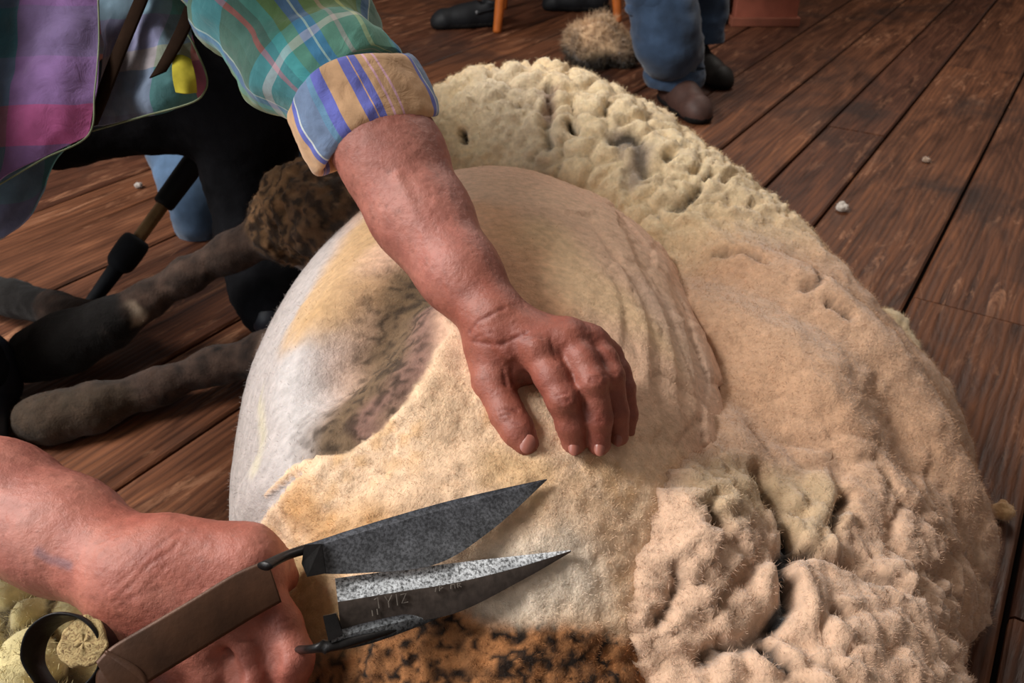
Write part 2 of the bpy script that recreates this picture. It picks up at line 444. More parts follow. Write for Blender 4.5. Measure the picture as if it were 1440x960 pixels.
def sheep_body():
    v = Vol((-.97, .28, -.01), (.36, 1.42, .46), .0045)
    v.ell(EC, ER, .02)
    v.ell(EC-np.array([0, -.02, .04]), ER*np.array([.99, .93, .8]), .03)
    # haunch and the fold of the flank on the left
    v.ell(Pe(560, 430)+np.array([-.0, .0, -.10]), (.12, .20, .12), .05)
    # groin hollow between haunch and belly
    v.chain([(Pe(595, 420, -.0)+np.array([.0, 0, .07]), .080), (Pe(560, 520)+np.array([-.01, 0, .07]), .078), (Pe(505, 615)+np.array([-.01, -.0, .065]), .074)], .05, op='-')
    # belly wool ledge
    v.chain([(Pe(640, 480, -.03), .035), (Pe(580, 590, -.03), .036), (Pe(480, 665, -.03), .036), (Pe(410, 700, -.03), .030), (Pe(378, 715, -.02), .022)], .04)
    # hind legs lying out to the left, hooves away
    l1 = [(Pz(530, 330, .20), .080), (Pz(470, 300, .25), .072), (Pz(425, 296, .24), .058), (Pz(385, 325, .21), .034), (Pz(330, 352, .18), .026), (Pz(262, 388, .145), .022), (Pz(205, 422, .115), .024), (Pz(150, 456, .09), .037), (Pz(95, 480, .07), .044), (Pz(50, 500, .055), .036), (Pz(30, 512, .045), .022)]
    v.chain(l1, .03); v.cap(Pz(455, 345, .17), Pz(440, 300, .23), .055, .062, .03)
    l2 = [(Pz(460, 500, .10), .06), (Pz(380, 498, .065), .034), (Pz(300, 515, .05), .026), (Pz(220, 545, .040), .026), (Pz(130, 575, .036), .031), (Pz(70, 588, .034), .031), (Pz(44, 590, .034), .025)]
    v.chain(l2, .03)
    l3 = [(Pz(150, 450, .07), .030), (Pz(80, 435, .055), .027), (Pz(20, 420, .05), .029), (Pz(-60, 400, .05), .03), (Pz(-110, 390, .05), .03)]
    v.chain(l3, .02)
    # shoulder / neck towards the camera
    v.chain([(np.array([-.02, .55, .13]), .17), (np.array([0.0, .43, .10]), .13), (np.array([.03, .36, .08]), .09)], .06)
    v.above(.002)
    V, F = v.mesh(); V = relax(V, F, 2)
    Nn = normals(V, F); rng = np.random.default_rng(5)
    u, w, t = proj(V)
    # ---- masks
    def Ps(a, b_, *k):
        d2 = (u-a)**2+(w-b_)**2; c = np.where(d2 < 64)[0]
        return Pe(a, b_) if len(c) == 0 else V0[c[np.argmin(t[c])]]
    V0 = V.copy()
    wool_edge = [Ps(*p) for p in ((628, 440), (612, 500), (575, 560), (520, 620), (455, 655), (400, 690), (345, 715), (310, 735))]
    legd = np.minimum(polyd(V, [p for p, r in l1[1:]]), np.minimum(polyd(V, [p for p, r in l2[1:]]), polyd(V, [p for p, r in l3])))
    leg = (1-sst(legd, .04, .062))*(V[:, 0] < -.27)*1.0
    haunch = [p for p, r in l1[0:3]]
    hw = (1-sst(polyd(V, haunch), .075, .10))*sst(-V[:, 0], .205, .225)*(V[:, 1] > 1.0)
    # belly side: everything on the right/below of the wool edge
    side = np.zeros(len(V))
    EU = np.array([(632, 430), (622, 470), (600, 515), (572, 560), (535, 602), (490, 636), (445, 656), (400, 680), (365, 700)], float)
    EW = np.array([Ps(*p) for p in EU]);
    EW = np.concatenate([[(-.02, .80, .3)], EW, [(-.33, EW[-1, 1]-.02, .2), (-.6, EW[-1, 1]-.04, .2)]])
    xe = np.interp(V[:, 1], EW[::-1, 1][np.argsort(EW[::-1, 1])], EW[::-1, 0][np.argsort(EW[::-1, 1])])
    belly = sst(V[:, 0]+.010*fbm(V, 30, 3, 4)-xe, -.004, .004)*sst(V[:, 1], 0, .01)*1.0
    top = sst(V[:, 2], .1, .2)
    # cream wool zone = belly band; shorn dome = above the right
    dome = sst(V[:, 1]+.35*V[:, 0]+.03*fbm(V, 12, 3, 9), .57, .70)
    woolly = belly*(1-dome)
    # ---- shape detail
    D = .004*fbm(V, 6, 2, 1)+.0012*fbm(V, 40, 3, 2)
    D += woolly*(.006+.0020*fbm(V*np.array([.6, 1, 1]), 34, 3, 7)+.0018*fbm(V, 110, 3, 8)-.0016*worley(V, 75, 91)[0])-woolly*.0014*(1-sst(np.abs(vnoise(V+.01*np.stack([fbm(V, 20, 2, 61)]*3, 1), 36, 62)), 0, .22))
    f1, f2, ci = worley(V, 42, 3)
    # stepped ridges left by the shears, curving round the back
    rr = np.sqrt(((V[:, 0]+.12)/.9)**2+((V[:, 1]-.72)/1.25)**2)+.008*fbm(V, 9, 2, 12)
    s = (rr*24+1.5*fbm(V, 4, 2, 19)) % 1.0
    f1b, f2b, cb = worley(V*np.array([1, .6, 1]), 22, 33)
    ridge = sst(V[:, 0], .02, .18)*dome*sst(s, 0, .82)*(1-sst(s, .86, 1))
    D += ridge*.0032*(.7+1.2*fbm(V, 9, 2, 13))+dome*(.0010*fbm(V, 90, 3, 77)-.0012*(1-sst(f2b-f1b, 0, .10))*sst(V[:, 0], 0, .12))
    D += dome*sst(V[:, 0], -.02, .15)*(cb-.5)*.0065
    dirty = (1-sst(polyd(V, [Ps(600, 400), Ps(560, 500), Ps(505, 600)]), .025, .06))
    D += (1-woolly)*(1-dome)*dirty*.002*fbm(V, 160, 2, 21)
    neck = sst(.438+.03*fbm(V, 9, 2, 15)+.25*np.maximum(V[:, 0]-.02, 0)-V[:, 1], 0, .02)*sst(V[:, 0], -.3, -.2)
    wv, _, _ = worley(V, 85, 5)
    D += neck*(.006*(.5-wv)+.005*fbm(V, 70, 3, 16))
    wv2, wf2, _ = worley(V, 48, 6)
    D += hw*(.009*(.55-wv2)+.010*fbm(V, 34, 3, 27)+.008*fbm(V, 80, 3, 17)+.008)
    D += leg*(1-hw)*.0018*fbm(V*np.array([1, 1, 1]), 70, 3, 18)
    V = V+Nn*D[:, None]; V[:, 2] = np.maximum(V[:, 2], .001)
    # ---- colour of skin, wool and dirt
    P = V; n1 = fbm(P, 7, 3, 50); n2 = fbm(P, 22, 3, 51); n3 = fbm(P, 90, 2, 52)
    col = np.broadcast_to(lin((226, 184, 156)), V.shape).copy()
    Q = P+.02*np.stack([n2, fbm(P, 22, 3, 53), n1], 1)
    def st(pts, r0, r1, c, a=1.0):
        nonlocal col; col = cblend(col, P, polyd(Q, [Ps(*p) for p in pts]), r0, r1, c, a)
    st([(700, 260), (820, 300), (900, 380)], .03, .12, (220, 182, 152), .8)
    st([(760, 320), (820, 400), (950, 470)], .01, .07, (230, 196, 152), .7)
    st([(680, 290), (720, 400), (760, 430)], .01, .06, (212, 158, 114), .6)
    st([(930, 420), (990, 520)], .01, .06, (214, 180, 158), .7)
    st([(860, 500), (960, 560), (940, 640)], .01, .07, (214, 176, 146), .6)
    st([(840, 690), (920, 680)], .005, .03, (196, 150, 108), .7)
    # left flank: bluish grey white skin with ochre stain
    lf = (1-belly)*(sst(-P[:, 0]-.10*(P[:, 1]-.7)+.03*n1, .13, .21))
    grey = lf*(1-leg)
    col = col*(1-grey[:, None])+lin((178, 168, 164))[None]*grey[:, None]
    st([(520, 310), (460, 380), (430, 430)], .02, .07, (196, 158, 112), .85)
    st([(480, 430), (500, 400), (600, 400)], .01, .05, (184, 146, 100), .7)
    st([(420, 640), (400, 520)], .00, .05, (196, 190, 188), .6)
    st([(355, 560), (350, 660)], .0, .02, (206, 196, 160), .5)
    patch_d = polyd(Q, [Ps(592, 400), Ps(556, 480), Ps(520, 560), Ps(480, 625)])
    col = cblend(col, P, patch_d, .016, .062, (98, 78, 56), .95)
    patch_e = polyd(Q, [Ps(606, 425), Ps(580, 510), Ps(520, 595)])
    col = cblend(col, P, patch_e, .004, .024, (128, 96, 86), .85)
    sp = sst(fbm(P, 150, 3, 60), .0, .3)*(1-sst(patch_d, .02, .07))
    col = col*(1-.75*sp[:, None])+lin((48, 36, 26))[None]*.75*sp[:, None]
    # belly wool
    cw = lin((232, 198, 164))[None]*(1+n2[:, None]*np.array([.08, .11, .16]))
    cw = np.clip(cw, 0, 1)
    col = col*(1-woolly[:, None])+cw*woolly[:, None]
    yel = woolly*sst(n3*.5+n2, .12, .5)
    col = col*(1-.6*yel[:, None])+lin((206, 162, 112))[None]*.6*yel[:, None]
    def st2(pts, r0, r1, c, a=1.0):
        nonlocal col; col = cblend(col, P, polyd(Q, [Ps(*p) for p in pts]), r0, r1, c, a*1.0)
    col0 = col.copy()
    st2([(420, 700), (460, 740), (560, 720)], .008, .03, (198, 150, 98), .8)
    st2([(600, 690), (700, 660), (800, 700), (900, 760)], .01, .05, (218, 184, 152), .7)
    st2([(440, 820), (430, 860), (520, 900)], .015, .04, (190, 160, 108), .7)
    st2([(680, 840), (800, 800)], .01, .06, (222, 214, 200), .6)
    st2([(700, 640), (760, 660)], .005, .03, (196, 156, 100), .5)
    col = col0*(1-belly[:, None])+col*belly[:, None]
    # brown dirty wool of the neck at the near end
    nc = lin((146, 98, 60))[None]*(1+.9*fbm(P, 120, 3, 71)[:, None]); nd = sst(fbm(P, 150, 3, 72)+(.42-P[:, 1])*3.0, .0, .3)
    nc = nc*(1-nd[:, None])+lin((34, 22, 14))[None]*nd[:, None]
    nc = np.clip(nc, .004, 1)
    col = col*(1-neck[:, None])+nc*neck[:, None]
    # legs
    lc = lin((58, 43, 35))[None]*(1+1.0*fbm(P, 60, 4, 73)[:, None])
    col = col*(1-leg[:, None])+lc*leg[:, None]
    hc = lin((128, 96, 66))[None]*(1+.9*fbm(P, 70, 3, 74)[:, None]); hd = sst(fbm(P, 90, 3, 75), -.05, .2)
    hc = hc*(1-.85*hd[:, None])+lin((36, 26, 20))[None]*.85*hd[:, None]
    orr = sst(P[:, 0], -.34, -.26)[:, None]*sst(P[:, 1], 1.15, 1.25)[:, None]; hc = hc*(1-orr*.6)+lin((128, 78, 40))[None]*orr*.6
    col = col*(1-hw[:, None])+np.clip(hc, .004, 1)*hw[:, None]
    blk = 1-sst(np.minimum(segd(P, Pz(140, 458, .085), Pz(20, 515, .05)), segd(P, Pz(40, 425, .05), Pz(-100, 400, .05)))+.01*n2, .055, .068)
    blk = blk*(P[:, 0] < -.45)
    col = col*(1-blk[:, None])+lin((20, 16, 14))[None]*blk[:, None]
    col = cblend(col, P, segd(Q, Pz(172, 432, .12), Pz(186, 445, .11)), .008, .022, (170, 150, 128), .9)
    dl = 1-sst(segd(P, Pz(150, 580, .04), Pz(40, 592, .04)), .03, .06)
    col = col*(1-.6*dl[:, None])+lin((60, 48, 34))[None]*.6*dl[:, None]
    col = np.clip(col*(1+.06*n3[:, None]), .002, 1)
    m, nt, b, p = attr_mat('sheep_skin', .85, .2, .08, .15, 110, .7, 260, .0022, sss=.04)
    wt = .15+woolly*1.3+neck*1.4+hw*1.5+leg*.25
    X, Fs, C = fibres(V, F, normals(V, F), col, 170000, .0034, .00016, 1, wt, .6)
    o = mesh_obj('body', X, Fs, m, sheep, C)
    return V, l1
SV, L1 = sheep_body()

def fleece():
    v = Vol((-.18, .24, -.01), (.74, 1.66, .52), .0055)
    roll = [(Pz(638, 225, .235), .100), (Pz(690, 234, .25), .150), (Pz(750, 236, .25), .160), (Pz(850, 275, .235), .148), (Pz(930, 330, .21), .135), (Pz(1000, 395, .19), .128), (Pz(1050, 460, .17), .135), (Pz(1085, 530, .155), .14), (Pz(1110, 590, .14), .15)]
    v.chain(roll, .03)
    v.chain([(p*np.array([1.0, 1, 0])+np.array([0, .0, .09]), .13) for p, r in roll[1:]], .05)
    v.ell((.255, .90, .03), (.335, .43, .245), .05)
    v.ell((.20, .52, .03), (.225, .30, .21), .05)
    v.ell((.42, 1.1, .0), (.24, .35, .13), .06)
    v.ell((.37, .79, .0), (.18, .22, .11), .05)
    # cut away where the shorn sheep lies
    v.ell(EC, ER*np.array([.97, .97, .97]), .012, '-')
    v.chain([(np.array([-.04, .55, .13]), .165), (np.array([-.03, .40, .10]), .14), (np.array([-.03, .30, .08]), .14)], .03, op='-')
    v.chain([(Pe(1010, 640, -.045), .030), (Pe(965, 720, -.030), .040), (Pe(935, 800, -.028), .045), (Pe(905, 880, -.030), .045), (Pe(890, 960, -.035), .045)], .04)
    v.above(.001)
    V, F = v.mesh(); V = relax(V, F, 2); Nn = normals(V, F)
    u, w, t = proj(V)
    # zones along the fleece: 0 cream roll, 1 smooth drape, 2 cracked pile near the camera
    z_roll = sst(V[:, 1]-.25*(V[:, 0]-.3), .93, 1.10); z_pile = 1-sst(V[:, 1]+.06*fbm(V, 6, 2, 3), .60, .74); z_dr = np.clip(1-z_roll-z_pile, 0, 1)
    W = V+.010*np.stack([fbm(V, 14, 2, 81), fbm(V, 14, 2, 82), fbm(V, 14, 2, 83)], 1)
    f1, f2, ci = worley(W, 19, 11); e1 = f2-f1
    g1, g2, cj = worley(W, 46, 12); e2 = g2-g1
    h1, h2, ck = worley(W, 120, 13)
    sel = sst(fbm(V, 9, 2, 14), -.35, .15); sel2 = sst(fbm(V, 17, 2, 15), -.2, .3)
    lump = sst(e1, 0, .45)*sel+(1-sel)*.8; lump2 = sst(e2, 0, .4)*sel2+(1-sel2)*.7
    Ww = V+.014*np.stack([fbm(V, 18, 3, 181), fbm(V, 18, 3, 182), fbm(V, 18, 3, 183)], 1)
    q1 = 1-sst(np.abs(vnoise(Ww, 17, 201)), 0, .16); q2 = 1-sst(np.abs(vnoise(Ww, 37, 202)), 0, .20); q3 = 1-sst(np.abs(vnoise(Ww, 85, 203)), 0, .25)
    q1 = q1*sel; q2 = q2*sel2
    rel = .012*(sst(e1, 0, .22)*sel)+.0075*sst(e2, 0, .26)*sel2-.009*q1-.006*q2-.0030*q3+.004*(ci-.5)+.003*(cj-.5)
    D = z_roll*rel+z_pile*(rel*1.0)+z_dr*(rel*.20)
    D += (.0022+.0012*z_pile)*(.6-h1)*(.5+.5*(z_roll+z_pile))+.0022*fbm(V, 60, 3, 16)+.010*fbm(V, 5, 2, 17)
    # long soft folds running down the drape
    dd = (V[:, 0]*.80+V[:, 1]*.60)+.05*fbm(V, 4, 2, 18)
    fold = np.sin(dd*46+3.0*fbm(V*np.array([1, 1, .5]), 3.0, 2, 19))
    D += z_dr*.011*fold+z_dr*.005*fbm(V*np.array([1., .5, 1.]), 24, 3, 20)
    # named cracks (dark splits in the pile), positions taken on the surface itself
    def pick(a, b_):
        d2 = (u-a)**2+(w-b_)**2; c = np.where(d2 < 64)[0]
        if len(c) == 0: return Pz(a, b_, .12)
        return V[c[np.argmin(t[c])]]
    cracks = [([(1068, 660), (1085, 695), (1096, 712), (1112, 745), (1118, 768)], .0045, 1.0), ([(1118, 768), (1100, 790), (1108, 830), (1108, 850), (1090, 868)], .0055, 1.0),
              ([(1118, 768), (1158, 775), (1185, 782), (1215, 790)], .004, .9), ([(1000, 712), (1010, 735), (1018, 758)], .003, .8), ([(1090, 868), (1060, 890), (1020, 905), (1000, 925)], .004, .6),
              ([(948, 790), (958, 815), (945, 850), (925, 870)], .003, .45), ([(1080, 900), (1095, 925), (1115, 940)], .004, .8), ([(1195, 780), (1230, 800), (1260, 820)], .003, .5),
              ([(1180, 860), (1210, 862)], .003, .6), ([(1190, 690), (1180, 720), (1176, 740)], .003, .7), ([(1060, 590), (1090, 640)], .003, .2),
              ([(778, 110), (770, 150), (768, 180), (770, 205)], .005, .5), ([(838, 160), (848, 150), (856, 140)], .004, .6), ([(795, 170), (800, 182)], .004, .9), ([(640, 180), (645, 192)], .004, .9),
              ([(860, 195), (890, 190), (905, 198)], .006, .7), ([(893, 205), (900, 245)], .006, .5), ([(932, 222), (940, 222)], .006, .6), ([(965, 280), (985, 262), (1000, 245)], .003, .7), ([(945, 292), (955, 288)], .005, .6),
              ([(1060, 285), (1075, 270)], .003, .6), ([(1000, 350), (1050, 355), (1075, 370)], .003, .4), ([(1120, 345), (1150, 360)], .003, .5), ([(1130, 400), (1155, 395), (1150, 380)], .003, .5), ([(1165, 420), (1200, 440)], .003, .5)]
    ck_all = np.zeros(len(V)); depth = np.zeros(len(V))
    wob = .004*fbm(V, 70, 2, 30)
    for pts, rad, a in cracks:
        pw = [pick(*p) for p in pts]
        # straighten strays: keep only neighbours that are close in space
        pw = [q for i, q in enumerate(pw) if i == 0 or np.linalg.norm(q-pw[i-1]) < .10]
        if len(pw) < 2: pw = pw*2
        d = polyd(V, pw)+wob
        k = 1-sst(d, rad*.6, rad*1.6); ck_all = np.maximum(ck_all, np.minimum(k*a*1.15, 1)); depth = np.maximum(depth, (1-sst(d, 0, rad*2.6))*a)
    D -= depth*.028
    # ragged staple tips at the outer rim
    rim = (1-sst(V[:, 2], .0, .05))
    D += rim*(.012*fbm(V, 30, 3, 40))
    V = V+Nn*D[:, None]; V = relax(V, F, 1, .35); V[:, 2] = np.maximum(V[:, 2], .001)
    n1 = fbm(V, 6, 3, 90); n2 = fbm(V, 25, 3, 91); n3 = fbm(V, 90, 2, 92)
    c_roll = lin((238, 214, 174)); c_dr = lin((206, 166, 134)); c_pile = lin((212, 176, 148))
    col = z_roll[:, None]*c_roll+z_dr[:, None]*c_dr+z_pile[:, None]*c_pile
    a = sst(n1, -.2, .5)[:, None]*.5
    col = col*(1-a)+(col*np.array([.90, .82, .74]))*a
    pk = [pick(p, q) for p, q in ((1010, 690), (1060, 680), (1150, 690), (1130, 730))]
    col = cblend(col, V, polyd(V+.01*n2[:, None], pk), .01, .05, (216, 194, 148), .45)
    pk = [pick(p, q) for p, q in ((700, 120), (740, 200))]
    col = cblend(col, V, polyd(V, pk), .02, .10, (224, 206, 178), .6)
    # stain in the seams between staples
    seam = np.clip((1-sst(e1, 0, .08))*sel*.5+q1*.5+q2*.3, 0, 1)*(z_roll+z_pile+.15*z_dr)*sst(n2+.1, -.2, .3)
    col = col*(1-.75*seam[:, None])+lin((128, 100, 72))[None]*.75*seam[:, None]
    pkk = [pick(p, q) for p, q in ((870, 190), (900, 215), (890, 250))]
    col = cblend(col, V, polyd(V+.012*n2[:, None], pkk), .005, .03, (150, 132, 118), .8)
    pkk = [pick(p, q) for p, q in ((775, 120), (768, 160))]
    col = cblend(col, V, polyd(V+.012*n2[:, None], pkk), .005, .02, (166, 132, 112), .8)
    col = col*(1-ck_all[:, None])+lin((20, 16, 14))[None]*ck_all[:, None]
    es = [pick(p, q) for p, q in ((868, 840), (862, 880), (858, 920), (856, 950))]
    st_ = (1-sst(polyd(V+.008*n2[:, None], es), .006, .022))[:, None]*.8; col = col*(1-st_)+lin((140, 106, 76))*(1+.5*n3[:, None])*st_
    outer = rim[:, None]*.35; col = col*(1-outer)+col*np.array([.9, .72, .5])*outer
    col = np.clip(col*(1+.05*n3[:, None]), .003, 1)
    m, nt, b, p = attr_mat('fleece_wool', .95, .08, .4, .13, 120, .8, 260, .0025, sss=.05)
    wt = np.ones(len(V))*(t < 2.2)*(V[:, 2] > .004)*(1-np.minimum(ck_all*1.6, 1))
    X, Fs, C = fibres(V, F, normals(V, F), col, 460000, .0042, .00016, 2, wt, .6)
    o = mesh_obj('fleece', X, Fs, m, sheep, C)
    o['label'] = 'thick cream fleece rolled back from the shorn skin'
fleece()

# ================================================================== THE SHEARER
shearer = empty('person', (-.62, 1.30, 0), 'person in a checked shirt bending over the sheep with the shears in one hand', 'person')
def pickv(V, a, b_, rad=8, pr=None):
    u, w, t = pr if pr is not None else proj(V)
    d2 = (u-a)**2+(w-b_)**2; c = np.where(d2 < rad*rad)[0]
    return None if len(c) == 0 else V[c[np.argmin(t[c])]]

def left_arm():
    v = Vol((-.36, .50, .29), (.15, 1.02, .66), .0021)
    E = Pt
    wr = E(697, 452, .748)
    # forearm, tapering to the wrist; thumb side on the left
    v.chain([(E(440, 60, .872), .043), (E(490, 115, .847), .046), (E(518, 150, .836), .048), (E(557, 225, .822), .0457), (E(602, 310, .800), .0400), (E(648, 385, .772), .0335), (wr, .0285)], .02)
    v.chain([(E(512, 190, .815), .035), (E(570, 300, .805), .030), (E(628, 385, .785), .023)], .02)
    # wrist and back of the hand
    m = dict(I=E(757, 492, .727), M=E(796, 478, .732), R=E(828, 484, .742), P=E(853, 502, .755))
    v.chain([(wr, .0275), (E(716, 482, .748), .0255)], .012)
    for k, r in (('I', .0175), ('M', .0165), ('R', .0155), ('P', .0135)):
        v.cap(E(706, 472, .75), m[k], .024, r, .014)
    v.cap(E(712, 500, .765), E(800, 515, .77), .020, .014, .02)
    v.cap(m['I'], m['M'], .0155, .0155, .010); v.cap(m['M'], m['R'], .015, .0145, .010); v.cap(m['R'], m['P'], .014, .0125, .010)
    # thumb leaves the side of the palm
    v.chain([(E(692, 492, .750), .0215), (E(692, 535, .738), .0185)], .014)
    v.chain([(E(694, 540, .738), .0175), (E(714, 584, .722), .0150), (E(728, 606, .715), .0140), (E(739, 623, .711), .0112)], .006)
    v.cap(E(705, 520, .745), E(742, 522, .748), .014, .011, .012)      # web
    # fingers arch up at the knuckles and press their tips into the wool
    v.chain([(m['I'], .0160), (E(776, 530, .712), .0142), (E(792, 562, .706), .0143)], .006)
    v.chain([(E(792, 562, .706), .0140), (E(803, 597, .712), .0125), (E(807, 623, .718), .0105)], .004)
    v.chain([(m['M'], .0150), (E(818, 505, .716), .0135), (E(833, 538, .708), .0135)], .004)
    v.chain([(E(833, 538, .708), .0132), (E(842, 590, .712), .0118), (E(843, 625, .718), .0098)], .003)
    v.chain([(m['R'], .0142), (E(848, 505, .730), .0125), (E(859, 530, .724), .0122)], .004)
    v.chain([(E(859, 530, .724), .0118), (E(868, 580, .728), .0102), (E(870, 613, .734), .0088)], .003)
    v.chain([(m['P'], .0120), (E(869, 522, .748), .0108), (E(878, 545, .745), .0102)], .004)
    v.chain([(E(878, 545, .745), .0098), (E(884, 582, .750), .0085), (E(881, 606, .758), .0078)], .003)
    # knuckle pads, tendons and veins
    for p, r in (((792, 559, .699), .0085), ((833, 535, .702), .0075), ((859, 526, .718), .007), ((758, 488, .718), .010), ((797, 474, .722), .009)):
        v.ell(E(*p), (r, r, r*.8), .010)
    for a, b in (((720, 462, .725), (752, 486, .712)), ((728, 455, .728), (790, 473, .718)), ((735, 455, .732), (822, 478, .73))):
        v.cap(E(*a), E(*b), .0045, .004, .010)
    for a, b in (((560, 250, .768), (600, 330, .757)), ((600, 330, .757), (620, 372, .748)), ((690, 470, .72), (716, 500, .718))):
        v.cap(E(*a), E(*b), .0028, .0026, .008)
    V, F = v.mesh(); V = relax(V, F, 1)
    return V, F
def right_arm():
    v = Vol((-.66, .32, .16), (-.10, .80, .52), .0023)
    E = Pt
    v.chain([(E(-290, 640, .77), .056), (E(-120, 670, .73), .054), (E(-10, 708, .705), .0500), (E(90, 752, .685), .0440), (E(172, 796, .665), .0360)], .02)
    v.chain([(E(172, 796, .665), .0355), (E(215, 815, .655), .036)], .02)
    K = [(352, 812, .655), (318, 862, .648), (275, 905, .648), (235, 940, .652)]
    for k, r in zip(K, (.029, .028, .026, .024)): v.cap(E(205, 812, .660), E(*k), .034, r, .02)
    v.cap(E(245, 775, .655), E(345, 782, .652), .026, .024, .02)        # thumb root along the top
    v.chain([(E(345, 785, .655), .022), (E(380, 800, .670), .015), (E(400, 812, .682), .011)], .012)
    # four fingers wrapped round the handle
    f = [[(355, 832, .645, .022), (392, 880, .646, .0175), (410, 925, .638, .0168), (398, 985, .650, .0145), (370, 1010, .67, .012)],
         [(322, 868, .640, .021), (345, 908, .640, .0170), (352, 960, .634, .0165), (345, 1020, .645, .0145), (320, 1040, .67, .012)],
         [(280, 905, .640, .020), (296, 948, .638, .0165), (300, 1000, .636, .0155), (292, 1050, .65, .0135), (270, 1060, .67, .012)],
         [(240, 935, .646, .018), (250, 985, .634, .0140), (250, 1030, .64, .0130), (245, 1065, .66, .012), (230, 1070, .67, .010)]]
    for q in f: v.chain([(E(*p[:3]), p[3]) for p in q], .004)
    for a, b in (((374, 868, .628), (381, 930, .621)), ((381, 930, .621), (378, 1000, .622)), ((322, 900, .632), (328, 950, .621)), ((328, 950, .621), (325, 1010, .62))): v.cap(E(*a), E(*b), .0022, .0030, .010, op='-')
    V, F = v.mesh(); V = relax(V, F, 1)
    return V, F
def torso():
    v = Vol((-.98, .66, .30), (-.20, 1.66, 1.10), .012)
    hip = np.array([-.68, 1.48, .44]); ch = np.array([-.54, 1.16, .67])
    v.cap(hip, ch+np.array([0, .04, .03]), .10, .11, .05); v.cap(np.array([-.68, 1.12, .71]), np.array([-.40, 1.12, .72]), .07, .07, .06)
    v.cap(np.array([-.50, 1.08, .74]), np.array([-.47, .90, .80]), .06, .058, .03)
    v.ell((-.46, .82, .88), (.078, .10, .115), .02); v.cap((-.452, .715, .865), (-.45, .735, .895), .012, .010, .015)
    v.ell((-.46, .75, .82), (.045, .045, .04), .03); v.ell((-.54, .83, .88), (.012, .03, .035), .01); v.ell((-.38, .83, .88), (.012, .03, .035), .01)
    for sx in (-.032, .032): v.ell((-.456+sx, .722, .905), (.016, .012, .012), .012, '-')
    v.cap((-.37, 1.07, .68), Pt(435, 55, .878), .058, .045, .03); v.cap((-.68, 1.02, .66), (-.66, .80, .52), .062, .055, .03); v.cap((-.66, .80, .52), Pt(-290, 640, .77), .055, .054, .02)
    V, F = v.mesh(); return relax(V, F, 1)+0, F
